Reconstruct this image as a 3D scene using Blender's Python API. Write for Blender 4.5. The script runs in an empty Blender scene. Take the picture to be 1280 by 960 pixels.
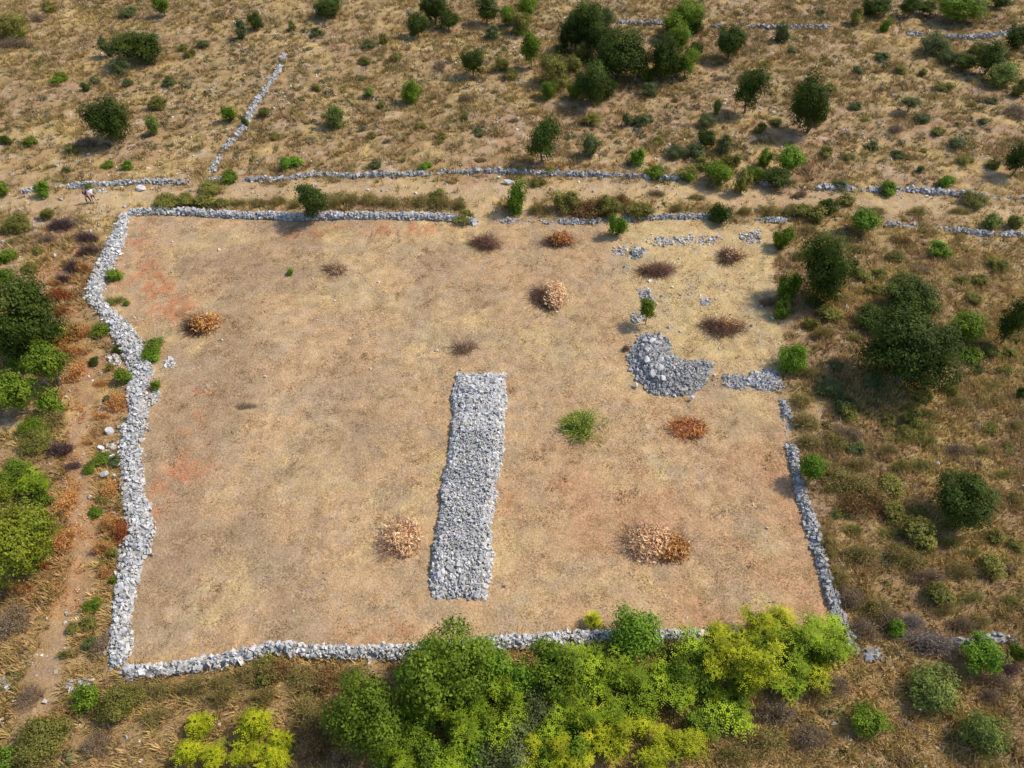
import bpy, math, random
import numpy as np
from math import radians as R

# ------------------------------------------------------------------ camera, sky, sun, exposure
scene = bpy.context.scene
C = scene.collection
PITCH, CAMH, FPX = R(48), 45.0, 950.0
cam_d = bpy.data.cameras.new("camera"); cam = bpy.data.objects.new("camera", cam_d); C.objects.link(cam)
cam.location = (0, 0, CAMH); cam.rotation_euler = (R(90) - PITCH, 0, 0)
cam_d.sensor_fit = 'HORIZONTAL'; cam_d.angle = 2 * math.atan(640 / FPX)
cam_d.clip_start = 0.5; cam_d.clip_end = 6000
scene.camera = cam
SUN_EL, SUN_AZ = R(50), R(72)          # azimuth clockwise from +Y (north): sun stands to the right, slightly beyond
w = bpy.data.worlds.new("World"); scene.world = w; w.use_nodes = True
nt = w.node_tree; bg = nt.nodes['Background']
sky = nt.nodes.new('ShaderNodeTexSky'); sky.sky_type = 'NISHITA'; sky.sun_disc = False
sky.sun_elevation = SUN_EL; sky.sun_rotation = SUN_AZ
nt.links.new(sky.outputs[0], bg.inputs[0]); bg.inputs[1].default_value = 0.15
sd = bpy.data.lights.new("sun", 'SUN'); sd.energy = 3.4; sd.angle = R(3.0); sd.color = (1, 0.90, 0.75)
so = bpy.data.objects.new("sun", sd); C.objects.link(so)
so.rotation_euler = (R(90) - SUN_EL, 0, -SUN_AZ + math.pi)
scene.view_settings.view_transform = 'Standard'; scene.view_settings.look = 'None'
scene.view_settings.exposure = 0.36; scene.view_settings.gamma = 1
scene.render.engine = 'CYCLES'

rng = np.random.default_rng(7); random.seed(7)

# ------------------------------------------------------------------ helpers: noise, projection
def _h(ix, iy, s):
    n = (ix.astype(np.int64) * 374761393 + iy.astype(np.int64) * 668265263 + s * 974634777) & 0xffffffff
    n = ((n ^ (n >> 13)) * 1274126177) & 0xffffffff
    return ((n ^ (n >> 16)) & 0xffff) / 65535.0
def vn(x, y, s=0):
    x = np.asarray(x, float); y = np.asarray(y, float)
    ix = np.floor(x); iy = np.floor(y); fx = x - ix; fy = y - iy
    fx = fx * fx * (3 - 2 * fx); fy = fy * fy * (3 - 2 * fy)
    a = _h(ix, iy, s); b = _h(ix + 1, iy, s); c = _h(ix, iy + 1, s); d = _h(ix + 1, iy + 1, s)
    return (a * (1 - fx) + b * fx) * (1 - fy) + (c * (1 - fx) + d * fx) * fy
def fbm(x, y, sc, o=4, s=0):
    t = 0; a = 1; n = 0
    for k in range(o):
        t = t + a * vn(x * sc * 2 ** k + 17.3 * k, y * sc * 2 ** k - 9.1 * k, s + k); n += a; a *= .55
    return t / n
def hgt(x, y):
    x = np.asarray(x, float); y = np.asarray(y, float)
    return 0.22 * np.sin(x / 9.0 + 1.3) * np.cos(y / 12.0) + 0.15 * np.sin(x / 4.7 - y / 7.9) + 0.008 * np.maximum(y - 62, 0)
def at(px, py, z=0.0):                 # photo pixel -> world point at height z above the ground
    vx = (px - 640) / FPX; vy = -(py - 480) / FPX
    d = np.array([vx, math.cos(PITCH) + vy * math.sin(PITCH), -math.sin(PITCH) + vy * math.cos(PITCH)])
    g = 0.0
    for _ in range(5):
        t = (CAMH - z - g) / -d[2]; g = float(hgt(d[0] * t, d[1] * t))
    return d[0] * t, d[1] * t
def mpp(px, py):
    x, y = at(px, py); return (y * math.cos(PITCH) + CAMH * math.sin(PITCH)) / FPX
def dep(py):
    return PITCH + math.atan((py - 480) / FPX)
def poly_px(pts, z=0): return np.array([at(a, b, z) for a, b in pts])
def inpoly(x, y, P):
    ins = np.zeros(np.shape(x), bool); n = len(P)
    for i in range(n):
        x1, y1 = P[i]; x2, y2 = P[(i + 1) % n]
        if y1 == y2: continue
        c = (y1 > y) != (y2 > y)
        ins ^= c & (x < (x2 - x1) * (y - y1) / (y2 - y1) + x1)
    return ins
def dline(x, y, P, closed=False):
    d = np.full(np.shape(x), 1e9); n = len(P)
    for i in range(n if closed else n - 1):
        a = P[i]; b = P[(i + 1) % n]; ab = b - a; L = ab @ ab + 1e-9
        t = np.clip(((x - a[0]) * ab[0] + (y - a[1]) * ab[1]) / L, 0, 1)
        d = np.minimum(d, np.hypot(x - a[0] - t * ab[0], y - a[1] - t * ab[1]))
    return d
def sm(x, a, b):
    t = np.clip((x - a) / (b - a), 0, 1); return t * t * (3 - 2 * t)
def mix(a, b, t): return a + (np.asarray(b, float) - a) * np.asarray(t)[..., None]

# ------------------------------------------------------------------ helpers: meshes, objects
def mesh_np(name, V, F, col=None, smooth=False):
    V = np.ascontiguousarray(V, np.float32); F = np.ascontiguousarray(F, np.int32)
    me = bpy.data.meshes.new(name); k = F.shape[1]
    me.vertices.add(len(V)); me.vertices.foreach_set('co', V.ravel())
    me.loops.add(F.size); me.loops.foreach_set('vertex_index', F.ravel())
    me.polygons.add(len(F)); me.polygons.foreach_set('loop_start', np.arange(0, F.size, k, dtype=np.int32))
    me.polygons.foreach_set('loop_total', np.full(len(F), k, np.int32))
    me.polygons.foreach_set('use_smooth', np.full(len(F), smooth, bool))
    me.update(calc_edges=True); me.validate()
    if col is not None:
        col = np.asarray(col, np.float32)
        if col.ndim == 1: col = np.repeat(col[:, None], 3, 1)
        a = me.color_attributes.new('Col', 'FLOAT_COLOR', 'POINT')
        a.data.foreach_set('color', np.ascontiguousarray(np.c_[col, np.ones(len(col))], np.float32).ravel())
    return me
def link(name, me, parent=None, mat=None, **props):
    o = bpy.data.objects.new(name, me); C.objects.link(o)
    if mat is not None:
        if len(me.materials) == 0: me.materials.append(mat)
        elif me.materials[0] != mat:
            o.material_slots[0].link = 'OBJECT'; o.material_slots[0].material = mat
    if parent is not None: o.parent = parent
    for k, v in props.items(): o[k] = v
    return o
USED = {}
def thing(name, label, cat, loc=(0, 0, 0), group=None):
    if label in USED: print("DUPLICATE LABEL", label)
    USED[label] = 1
    o = bpy.data.objects.new(name, None); C.objects.link(o); o.empty_display_size = .3
    o.location = loc; o['label'] = label; o['category'] = cat
    if group: o['group'] = group
    return o
def rotm(n):
    q = rng.normal(size=(n, 4)); q /= np.linalg.norm(q, axis=1)[:, None]
    a, b, c, d = q.T
    return np.stack([np.stack([1 - 2 * (c * c + d * d), 2 * (b * c - a * d), 2 * (b * d + a * c)], 1),
                     np.stack([2 * (b * c + a * d), 1 - 2 * (b * b + d * d), 2 * (c * d - a * b)], 1),
                     np.stack([2 * (b * d - a * c), 2 * (c * d + a * b), 1 - 2 * (b * b + c * c)], 1)], 1)
def instance(tpl, pos, scl, M=None, col=None):
    """one V,F template list -> joined arrays"""
    n = len(pos); pick = rng.integers(0, len(tpl), n); Vs = []; Fs = []; Cs = []; off = 0
    if M is None: M = rotm(n)
    for k, (V, F) in enumerate(tpl):
        ii = np.where(pick == k)[0]
        if not len(ii): continue
        v = np.einsum('nij,nvj->nvi', M[ii], V[None] * scl[ii][:, None, :]) + pos[ii][:, None, :]
        Vs.append(v.reshape(-1, 3)); m = len(V)
        Fs.append((F[None] + (np.arange(len(ii)) * m)[:, None, None] + off).reshape(-1, F.shape[1])); off += m * len(ii)
        if col is not None: Cs.append(np.repeat(col[ii], m, 0))
    return np.concatenate(Vs), np.concatenate(Fs), (np.concatenate(Cs) if col is not None else None)

# angular stone templates: jittered boxes cut to irregular polyhedra
def rock_tpl(seed, jit=.22):
    r = np.random.default_rng(seed)
    V = np.array([[x, y, z] for x in (-1, 1) for y in (-1, 1) for z in (-1, 1)], float) * .55
    V += r.uniform(-jit, jit, V.shape)
    F = np.array([[0, 1, 3], [0, 3, 2], [4, 6, 7], [4, 7, 5], [0, 4, 5], [0, 5, 1], [2, 3, 7], [2, 7, 6], [0, 2, 6], [0, 6, 4], [1, 5, 7], [1, 7, 3]])
    return V, F
ROCKS = [rock_tpl(s) for s in range(10)]
def ico(sub=1):
    import bmesh
    bm = bmesh.new(); bmesh.ops.create_icosphere(bm, subdivisions=sub, radius=1)
    V = np.array([v.co[:] for v in bm.verts]); F = np.array([[l.index for l in f.verts] for f in bm.faces]); bm.free(); return V, F
ICO2 = ico(2); ICO3 = ico(3)
def boulder_mesh(name, sx, sy, sz, seed, tone=None):
    r = np.random.default_rng(seed); V, F = ICO3; V = V.copy()
    for _ in range(22):                     # plane cuts make facets
        n = r.normal(size=3); n /= np.linalg.norm(n); d = r.uniform(.45, .8)
        k = V @ n; V -= np.maximum(k - d, 0)[:, None] * n
    V *= 1 + .05 * (r.random((len(V), 1)) - .5)
    return mesh_np(name, V * [sx, sy, sz], F, np.full(len(V), tone or r.uniform(.46, .58)))
def stone_cols(n, base=.46, var=.22, warm=0.0):
    v = base * (1 + var * .75 * rng.normal(size=n)); v = np.clip(v, .12, .8)
    t = rng.normal(size=n) * .02 + warm + .09 * (rng.random(n) < .12); v = v * np.where(rng.random(n) < .10, .6, 1)
    return np.c_[v * (1.01 + t), v, v * (.985 - 1.6 * t)]

# ------------------------------------------------------------------ materials
def base_mat(name):
    m = bpy.data.materials.new(name); m.use_nodes = True; n = m.node_tree; n.nodes.clear()
    return m, n, n.nodes, n.links
def mat_attr(name, rough=.95, noise=(3, .25), fine=(20, .2), bump=0.0, bscale=8, tint=(1, 1, 1), transl=0.0, objvar=0.0):
    m, n, N, L = base_mat(name)
    out = N.new('ShaderNodeOutputMaterial'); at_ = N.new('ShaderNodeAttribute'); at_.attribute_name = 'Col'
    tc = N.new('ShaderNodeTexCoord'); col = at_.outputs['Color']
    def mulv(col, val):
        v = N.new('ShaderNodeVectorMath'); v.operation = 'SCALE'; L.new(col, v.inputs[0]); L.new(val, v.inputs['Scale']); return v.outputs[0]
    for sc, am in (noise, fine):
        if am <= 0: continue
        t = N.new('ShaderNodeTexNoise'); t.inputs['Scale'].default_value = sc; t.inputs['Detail'].default_value = 3
        L.new(tc.outputs['Object'], t.inputs['Vector'])
        mr = N.new('ShaderNodeMapRange'); mr.inputs[1].default_value = .25; mr.inputs[2].default_value = .75
        mr.inputs[3].default_value = 1 - am; mr.inputs[4].default_value = 1 + am
        L.new(t.outputs[0], mr.inputs[0]); col = mulv(col, mr.outputs[0])
    if objvar:
        oi = N.new('ShaderNodeObjectInfo'); mr = N.new('ShaderNodeMapRange'); mr.inputs[3].default_value = 1 - objvar; mr.inputs[4].default_value = 1 + objvar
        L.new(oi.outputs['Random'], mr.inputs[0]); col = mulv(col, mr.outputs[0])
    if tint != (1, 1, 1):
        v = N.new('ShaderNodeVectorMath'); v.operation = 'MULTIPLY'; L.new(col, v.inputs[0]); v.inputs[1].default_value = tint; col = v.outputs[0]
    if transl:
        d = N.new('ShaderNodeBsdfPrincipled'); d.inputs['Roughness'].default_value = .6; d.inputs['Specular IOR Level'].default_value = .12
        t = N.new('ShaderNodeBsdfTranslucent'); mx = N.new('ShaderNodeMixShader'); mx.inputs[0].default_value = transl
        L.new(col, d.inputs['Base Color']); L.new(col, t.inputs['Color']); L.new(d.outputs[0], mx.inputs[1]); L.new(t.outputs[0], mx.inputs[2])
        L.new(mx.outputs[0], out.inputs[0])
    else:
        d = N.new('ShaderNodeBsdfPrincipled'); d.inputs['Roughness'].default_value = rough; d.inputs['Specular IOR Level'].default_value = .15
        L.new(col, d.inputs['Base Color']); L.new(d.outputs[0], out.inputs[0])
        if bump:
            b = N.new('ShaderNodeBump'); b.inputs['Strength'].default_value = bump; b.inputs['Distance'].default_value = .12
            t = N.new('ShaderNodeTexNoise'); t.inputs['Scale'].default_value = bscale; t.inputs['Detail'].default_value = 5; t.inputs['Roughness'].default_value = .65
            L.new(tc.outputs['Object'], t.inputs['Vector']); L.new(t.outputs[0], b.inputs['Height']); L.new(b.outputs[0], d.inputs['Normal'])
    return m
M_GROUND = mat_attr('ground', noise=(1.6, .16), fine=(9, .30), bump=.9, bscale=5)
M_FIELD = mat_attr('field', noise=(1.1, .17), fine=(7, .30), bump=.7, bscale=6)
M_STONE = mat_attr('limestone', noise=(6, .12), fine=(30, .2), bump=.4, bscale=20)
M_GRASS = mat_attr('dry_grass', transl=.25, noise=(3, 0), fine=(9, 0))
M_TWIG = mat_attr('twigs', noise=(3, .1), fine=(20, .1))
M_DRYLEAF = mat_attr('dry_leaves', transl=.2, noise=(3, 0), fine=(9, 0))
M_BARK = mat_attr('bark', tint=(.17, .13, .095), noise=(4, .2), fine=(18, .3), bump=.3)
LEAF = {  # real leaf colours, multiplied with the per-leaf variation; spray cores carry painted shade
    'oak': (.062, .092, .014), 'green': (.15, .22, .02), 'bright': (.145, .25, .022), 'lime': (.26, .355, .02),
    'yellow': (.42, .44, .018), 'grey': (.14, .165, .06), 'olive': (.21, .20, .045), 'pale': (.21, .26, .06), 'moss': (.20, .23, .022)}
M_LEAF = {k: mat_attr('leaves_' + k, tint=v, transl=.28, noise=(1.2, .16), fine=(9, 0), objvar=.16) for k, v in LEAF.items()}
def mat_plain(name, c, rough=.8):
    m, n, N, L = base_mat(name); out = N.new('ShaderNodeOutputMaterial'); d = N.new('ShaderNodeBsdfPrincipled')
    t = N.new('ShaderNodeTexNoise'); t.inputs['Scale'].default_value = 25
    cr = N.new('ShaderNodeMapRange'); cr.inputs[3].default_value = .85; cr.inputs[4].default_value = 1.15
    v = N.new('ShaderNodeVectorMath'); v.operation = 'SCALE'; v.inputs[0].default_value = c
    L.new(t.outputs[0], cr.inputs[0]); L.new(cr.outputs[0], v.inputs['Scale']); L.new(v.outputs[0], d.inputs['Base Color'])
    d.inputs['Roughness'].default_value = rough; L.new(d.outputs[0], out.inputs[0]); return m

# ------------------------------------------------------------------ layout (photo pixels turned into ground positions)
LWALL = [(157, 264, 14), (148, 290, 18), (137, 318, 26), (124, 340, 22), (115, 368, 18), (128, 386, 15), (146, 405, 24), (160, 425, 28),
         (168, 446, 26), (178, 464, 32), (169, 488, 24), (174, 508, 22), (167, 535, 34), (161, 558, 26), (164, 590, 26), (165, 622, 28),
         (176, 657, 38), (168, 680, 34), (158, 722, 27), (150, 772, 24), (149, 802, 26), (147, 836, 22)]
TOPW = [(157, 264), (200, 262), (245, 264), (290, 267), (340, 268), (370, 270), (430, 268), (500, 268), (560, 270), (597, 276)]
BOTW = [(150, 838), (200, 836), (245, 830), (280, 824), (312, 816), (345, 807), (375, 811), (410, 814), (450, 814), (490, 814), (540, 812), (590, 806),
        (640, 801), (690, 797), (740, 794), (800, 794), (870, 794), (930, 794), (990, 797), (1040, 798), (1062, 803)]
RWALL = [(980, 497, 10), (985, 520, 12), (989, 545, 12), (993, 575, 10), (999, 605, 11), (1010, 640, 17), (1019, 668, 18), (1026, 695, 12),
         (1036, 728, 17), (1046, 762, 18), (1055, 788, 22), (1067, 812, 24)]
FIELD = poly_px([(p[0], p[1]) for p in LWALL] + [(p[0], p[1]) for p in BOTW] + [(p[0], p[1]) for p in RWALL[::-1]] +
                [(978, 460), (972, 400), (968, 350), (972, 300), (960, 282), (880, 274), (780, 270), (700, 272), (640, 272)] + TOPW[::-1])
TRACK = poly_px([(-80, 252), (60, 252), (120, 250), (200, 246), (300, 238), (400, 236), (500, 236), (600, 244), (700, 240), (800, 236), (900, 243), (1000, 248), (1120, 256), (1280, 270), (1400, 280)])
SPUR = poly_px([(610, 240), (606, 258), (612, 276), (640, 300)])
FOOT = poly_px([(120, 445), (108, 480), (100, 530), (98, 580), (100, 630), (108, 680), (100, 730), (70, 800), (55, 860), (30, 960)])
LEFTSTRIP = poly_px([(60, 300), (80, 360), (90, 420), (100, 480), (100, 560), (95, 640), (70, 740)])
def blob(x, y, px, py, rpx, rpy=None):
    bx, by = at(px, py); m = mpp(px, py); rx = rpx * m; ry = (rpy or rpx) * m / math.sin(dep(py))
    return np.exp(-(((x - bx) / rx) ** 2 + ((y - by) / ry) ** 2))
def field_mask(x, y):
    wx = x + (fbm(x, y, .5, 3, 91) - .5) * 1.2; wy = y + (fbm(x, y, .5, 3, 95) - .5) * 1.2
    return inpoly(wx, wy, FIELD)
def track_d(x, y):
    n = (fbm(x, y, .4, 3, 71) - .5)
    return np.minimum(dline(x, y, TRACK) - 1.45, dline(x, y, SPUR) - 1.7) + n * 2.4
def ground_color(x, y):
    x = np.asarray(x, float); y = np.asarray(y, float)
    n1 = fbm(x, y, .09, 4, 1); n2 = fbm(x, y, .35, 4, 11); n3 = fbm(x, y, 1.1, 3, 21); n4 = fbm(x + 40, y, .16, 4, 31)
    # scrubland
    c = np.zeros(x.shape + (3,)) + np.array([.355, .235, .12])
    c = mix(c, [.44, .31, .14], sm(n2, .42, .62)); c = mix(c, [.34, .215, .135], sm(n4, .48, .66) * .8)
    c = mix(c, [.20, .145, .062], sm(n3, .52, .70) * .75); c = mix(c, [.45, .35, .26], sm(fbm(x, y, .8, 3, 61), .60, .74) * .6)
    near = sm(-y, -38, -20); c = mix(c, [.315, .205, .10], near * .7)
    rgt = sm(x, 20, 30) * sm(-y, -75, -55); c = mix(c, [.285, .185, .105], rgt * .8 * sm(n1, .30, .5)); c = mix(c, [.37, .27, .11], rgt * .6 * sm(n2 + .15 * (n3 - .5), .50, .66))
    c = mix(c, [.27, .19, .10], sm(y, 72, 90) * .40 * sm(fbm(x, y, .5, 3, 63), .3, .6))
    # footpath left of the field: pinkish bare soil
    d = dline(x, y, FOOT) + (n3 - .5) * 1.0
    c = mix(c, [.35, .235, .16], sm(-d, -1.5, -.3) * .6 * sm(n3, .2, .6))
    d = dline(x, y, LEFTSTRIP) + (n2 - .5) * 6 + (n3 - .5) * 3
    c = mix(c, [.38, .185, .08], sm(-d, -3.2, -1.4) * .3)
    t = track_d(x, y); c = mix(c, [.47, .34, .205], sm(-t, -1.1, .8) * .62 * (.6 + .4 * sm(n3, .3, .6)))
    # mown field
    f = field_mask(x, y)
    fc = np.zeros(x.shape + (3,)) + np.array([.48, .325, .185])
    fc = mix(fc, [.52, .38, .20], sm(fbm(x, y, .22, 4, 41), .48, .68))
    st = fbm(x * 1.3 + y * .25, y * .45, .16, 5, 51)
    lf = sm(-x, 2, 6)
    fc = mix(fc, [.335, .23, .145], sm(st, .47, .66) * (.25 + .6 * lf))
    fc = mix(fc, [.35, .27, .18], sm(fbm(x, y, .5, 3, 47), .52, .70) * .6); fc = mix(fc, [.40, .30, .22], sm(fbm(x, y, 1.4, 3, 48), .56, .72) * .6)
    rr = sm(x, 0, 5) * sm(-y, -40, -31); fc = mix(fc, [.45, .265, .15], rr * .85 * sm(fbm(x, y, .25, 4, 57), .3, .6))
    ur = sm(x, 8, 13) * sm(y, 40, 46); fc = mix(fc, [.53, .405, .20], ur * .6); fc = mix(fc, [.42, .35, .25], ur * sm(n3, .55, .7) * .5)
    for px, py, rx, ry, k in [(195, 360, 22, 12, 1.), (215, 388, 28, 14, .95), (185, 345, 26, 20, .5), (235, 584, 22, 15, 1.), (250, 491, 16, 10, .7), (240, 530, 12, 14, .6),
                              (205, 610, 18, 18, .35), (262, 748, 8, 4, .9), (190, 640, 12, 16, .3), (500, 285, 60, 8, .5), (385, 290, 40, 8, .35), (620, 560, 10, 24, .3), (700, 605, 14, 8, .4), (480, 790, 50, 14, .35),
                              (640, 640, 20, 40, .2), (160, 305, 18, 18, .4)]:
        fc = mix(fc, [.47, .20, .10], np.clip(blob(x, y, px, py, rx, ry) * k * 2.0 * sm(fbm(x, y, 1.5, 4, 77), .42, .56), 0, .85))
    for px, py, rx, ry, k in [(270, 330, 60, 22, .8), (330, 350, 50, 30, .7), (440, 480, 70, 30, .5), (290, 480, 40, 60, .4), (700, 540, 30, 30, .3), (250, 700, 40, 40, .5), (470, 520, 40, 60, .5), (300, 660, 40, 40, .45),
                              (600, 385, 40, 40, .45), (720, 400, 30, 20, .3), (250, 640, 30, 60, .4), (420, 560, 60, 40, .4)]:
        fc = mix(fc, [.30, .205, .135], np.clip(blob(x, y, px, py, rx, ry) * k * (.4 + .9 * sm(n2, .35, .6)), 0, .8))
    sp = sm(fbm(x, y, 2.6, 2, 87), .60, .72) * .35; fc = mix(fc, [.30, .22, .12], sp)
    fc = mix(fc, [.36, .25, .155], sm(fbm(x * 1.6 + y * .35, y * .22 - x * .1, .9, 3, 83), .52, .68) * .35); fc = fc * [.98, .975, .97]; c[f] = fc[f]; c = c * [1, .99, .94]
    return c, f, t

# ------------------------------------------------------------------ ground sheets
def axis(lo, hi, step, far):
    a = np.arange(lo, hi + step / 2, step); out = []; s = step; p = 0
    while p < far: s *= 1.35; p += s; out.append(p)
    out = np.array(out); return np.concatenate([(lo - out)[::-1], a, hi + out])
gx = axis(-84, 84, .3, 2200); gy = axis(8, 128, .3, 2200)
X, Y = np.meshgrid(gx, gy); nyy, nxx = X.shape
colr, fm, td = ground_color(X.ravel(), Y.ravel())
fmr = fm; rough = np.where(fmr, .06, .24)
far = sm(np.hypot(X.ravel(), Y.ravel()), 130, 300)
Z = hgt(X.ravel(), Y.ravel()) * (1 - far) + far * .5 + ((fbm(X.ravel(), Y.ravel(), .9, 4, 5) - .5) * rough * 2 * np.where(td < 0, .4, 1)) * (1 - far)
Vg = np.c_[X.ravel(), Y.ravel(), Z]
idx = np.arange(nyy * nxx).reshape(nyy, nxx)
Q = np.stack([idx[:-1, :-1], idx[:-1, 1:], idx[1:, 1:], idx[1:, :-1]], -1).reshape(-1, 4)
cls = np.where(fm[Q[:, 0]], 1, np.where(td[Q[:, 0]] < 0, 2, 0))
def sheet(k, name, mat, label):
    q = Q[cls == k]; u, inv = np.unique(q, return_inverse=True)
    return link(name, mesh_np(name, Vg[u], inv.reshape(-1, 4), colr[u], True), mat=mat, kind='structure', label=label)
sheet(0, 'ground', M_GROUND, 'dry stony brown scrubland ground around the walled field')
sheet(1, 'field', M_FIELD, 'mown tan field of dry grass and reddish soil enclosed by stone walls')
sheet(2, 'dirt_track', M_GROUND, 'pale pinkish dirt track running beyond the walled field')
def gz(x, y):
    return hgt(x, y)

# ------------------------------------------------------------------ ground cover (stuff)
def blade_tpl(seed, n, spread, h, wd, ln=(.2, 1.1)):
    r = np.random.default_rng(seed); V = []; F = []
    for i in range(n):
        a = r.uniform(0, 6.283); b = r.random() ** .5 * spread; l = h * r.uniform(.6, 1.2); lean = r.uniform(*ln)
        p = np.array([math.cos(a) * b, math.sin(a) * b, -.02]); d = np.array([math.cos(a) * lean, math.sin(a) * lean, 1.]); l *= np.linalg.norm(d) ** .6; d /= np.linalg.norm(d)
        t = np.array([-math.sin(a + r.uniform(-.8, .8)), math.cos(a), 0]) * wd
        k = len(V); V += [p - t, p + t, p + d * l]; F.append([k, k + 1, k + 2])
    return np.array(V), np.array(F)
def puff_tpl(seed, n, leaf):
    r = np.random.default_rng(seed); V = []; F = []
    for i in range(n):
        d = r.normal(size=3); d[2] = abs(d[2]); d /= np.linalg.norm(d); p = d * r.uniform(.45, 1) ** .6 * [1, 1, .75]
        t = r.normal(size=3); t = t - d * (t @ d) * .7; t /= np.linalg.norm(t); b = np.cross(d, t) * .55
        k = len(V); V += [p - t * leaf, p + b * leaf, p + t * leaf, p - b * leaf]; F += [[k, k + 1, k + 2], [k, k + 2, k + 3]]
    return np.array(V), np.array(F)
def zrot(n):
    a = rng.uniform(0, 6.283, n); M = np.zeros((n, 3, 3)); M[:, 0, 0] = np.cos(a); M[:, 1, 1] = np.cos(a); M[:, 0, 1] = -np.sin(a); M[:, 1, 0] = np.sin(a); M[:, 2, 2] = 1
    return M
STRIP_PX = [(570, 466), (629, 464), (631, 490), (629, 520), (627, 550), (621, 580), (619, 600), (615, 640), (613, 680), (610, 720), (604, 752), (540, 752), (541, 720), (545, 680), (549, 640), (556, 600), (560, 580), (566, 550), (567, 520), (567, 490)]
CAIRN_PX = [(800, 417), (818, 417), (832, 428), (842, 442), (857, 452), (874, 450), (890, 450), (894, 460), (884, 474), (874, 492), (855, 494), (838, 496), (815, 492), (797, 478), (787, 462), (783, 446), (792, 434)]
STRIP = poly_px(STRIP_PX); CAIRN = poly_px(CAIRN_PX)
def rand_area(n):
    # uniform over the visible trapezoid plus a margin
    y = rng.uniform(9, 124, n * 2); x = rng.uniform(-84, 84, n * 2)
    k = np.abs(x) < (y * math.cos(PITCH) + CAMH * math.sin(PITCH)) * 640 / FPX * 1.08 + 3
    return x[k][:n], y[k][:n]
# mown stubble in the field
x, y = rand_area(260000); f = field_mask(x, y) & ~inpoly(x, y, STRIP) & ~inpoly(x, y, CAIRN); x = x[f][:34000]; y = y[f][:34000]
gc, _, _ = ground_color(x, y); v = rng.uniform(.85, 1.3, (len(x), 1)); s = rng.uniform(.6, 1.3, (len(x), 1)) * [1, 1, 1]
V, F, K = instance([blade_tpl(i, 8, .20, .085, .02, (.9, 3.2)) for i in range(5)], np.c_[x, y, gz(x, y) + .01], s, zrot(len(x)), gc * v * [1.02, 1.02, .95])
link('stubble', mesh_np('stubble', V, F, K), mat=M_GRASS, kind='stuff', label='short dry mown stubble covering the tan field', category='grass')
# darker weedy clumps in the stubble
x, y = rand_area(60000); f = field_mask(x, y) & ~inpoly(x, y, STRIP) & ~inpoly(x, y, CAIRN) & (rng.random(len(x)) < .03 + .6 * sm(fbm(x, y, .6, 3, 191), .52, .68)); x = x[f][:3600]; y = y[f][:3600]
gc, _, _ = ground_color(x, y); s = rng.uniform(.5, 1.4, (len(x), 1)) * [1, 1, 1]
V, F, K = instance([blade_tpl(i + 60, 12, .16, .12, .022, (.4, 2.0)) for i in range(5)], np.c_[x, y, gz(x, y) + .01], s, zrot(len(x)), gc * rng.uniform(.45, 1.0, (len(x), 1)) * [1, .98, .85])
link('weeds', mesh_np('weeds', V, F, K), mat=M_GRASS, kind='stuff', label='small brown weed remains scattered in the mown field', category='grass')
# orange leaf litter along the left strip
x, y = rand_area(200000); d = np.minimum(dline(x, y, LEFTSTRIP), dline(x, y, poly_px([(150, 400), (150, 500), (142, 600), (138, 720)])) + .8); k = (d < 2.6) & (rng.random(len(x)) < .9 * sm(-d, -2.6, -.3) * sm(fbm(x, y, .7, 3, 241), .40, .60)); x = x[k]; y = y[k]
pal = np.array([[.62, .32, .09], [.50, .22, .06], [.64, .44, .22], [.36, .17, .08]])
V, F, K = instance([puff_tpl(i + 30, 7, .42) for i in range(5)], np.c_[x, y, gz(x, y)], rng.uniform(.12, .26, (len(x), 1)) * np.array([1, 1, .5]), zrot(len(x)), pal[rng.integers(0, 4, len(x))])
link('leaf_litter', mesh_np('leaf_litter', V, F, K), mat=M_DRYLEAF, kind='stuff', label='orange fallen leaves littering the strip left of the broad wall', category='leaves')
# scrub grass tufts
x, y = rand_area(300000); dens = .22 + .78 * sm(fbm(x, y, .45, 3, 201) + .5 * (fbm(x, y, .07, 3, 205) - .5), .44, .60); _, f, t = ground_color(x, y)
nearf = np.maximum(sm(-y, -42, -30), sm(x, 20, 28) * sm(-y, -66, -52)); dens = np.maximum(dens, nearf * (.55 + .45 * dens))
k = (~f) & ((t > -.1) | (rng.random(len(x)) < .16)) & (rng.random(len(x)) < dens * (.42 + .5 * nearf)) & (dline(x, y, FOOT) > .9); x = x[k][:60000]; y = y[k][:60000]
gc, _, _ = ground_color(x, y)
pal = np.array([[.56, .42, .17], [.50, .34, .14], [.32, .27, .08], [.23, .22, .055], [.34, .21, .10], [.44, .33, .12], [.42, .30, .17]])
w_ = fbm(x, y, .2, 3, 211); pi_ = np.clip((w_ * 1.8 - .4 + rng.normal(size=len(x)) * .28) * 7, 0, 6).astype(int)
kc = (gc * .45 + pal[pi_] * .55) * rng.uniform(.8, 1.3, (len(x), 1)) * (1 + .22 * np.maximum(sm(-y, -42, -30), sm(x, 20, 28) * sm(-y, -66, -52)))[:, None] * [1, 1, .92]; s = rng.uniform(.5, 1.5, (len(x), 1)) * rng.uniform(.8, 1.2, (len(x), 3))
V, F, K = instance([blade_tpl(i + 20, 14, .22, .36, .035) for i in range(6)], np.c_[x, y, gz(x, y)], s, zrot(len(x)), kc)
link('dry_grass', mesh_np('dry_grass', V, F, K), mat=M_GRASS, kind='stuff', label='dry straw and olive grass tussocks all over the scrubland', category='grass')
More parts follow.
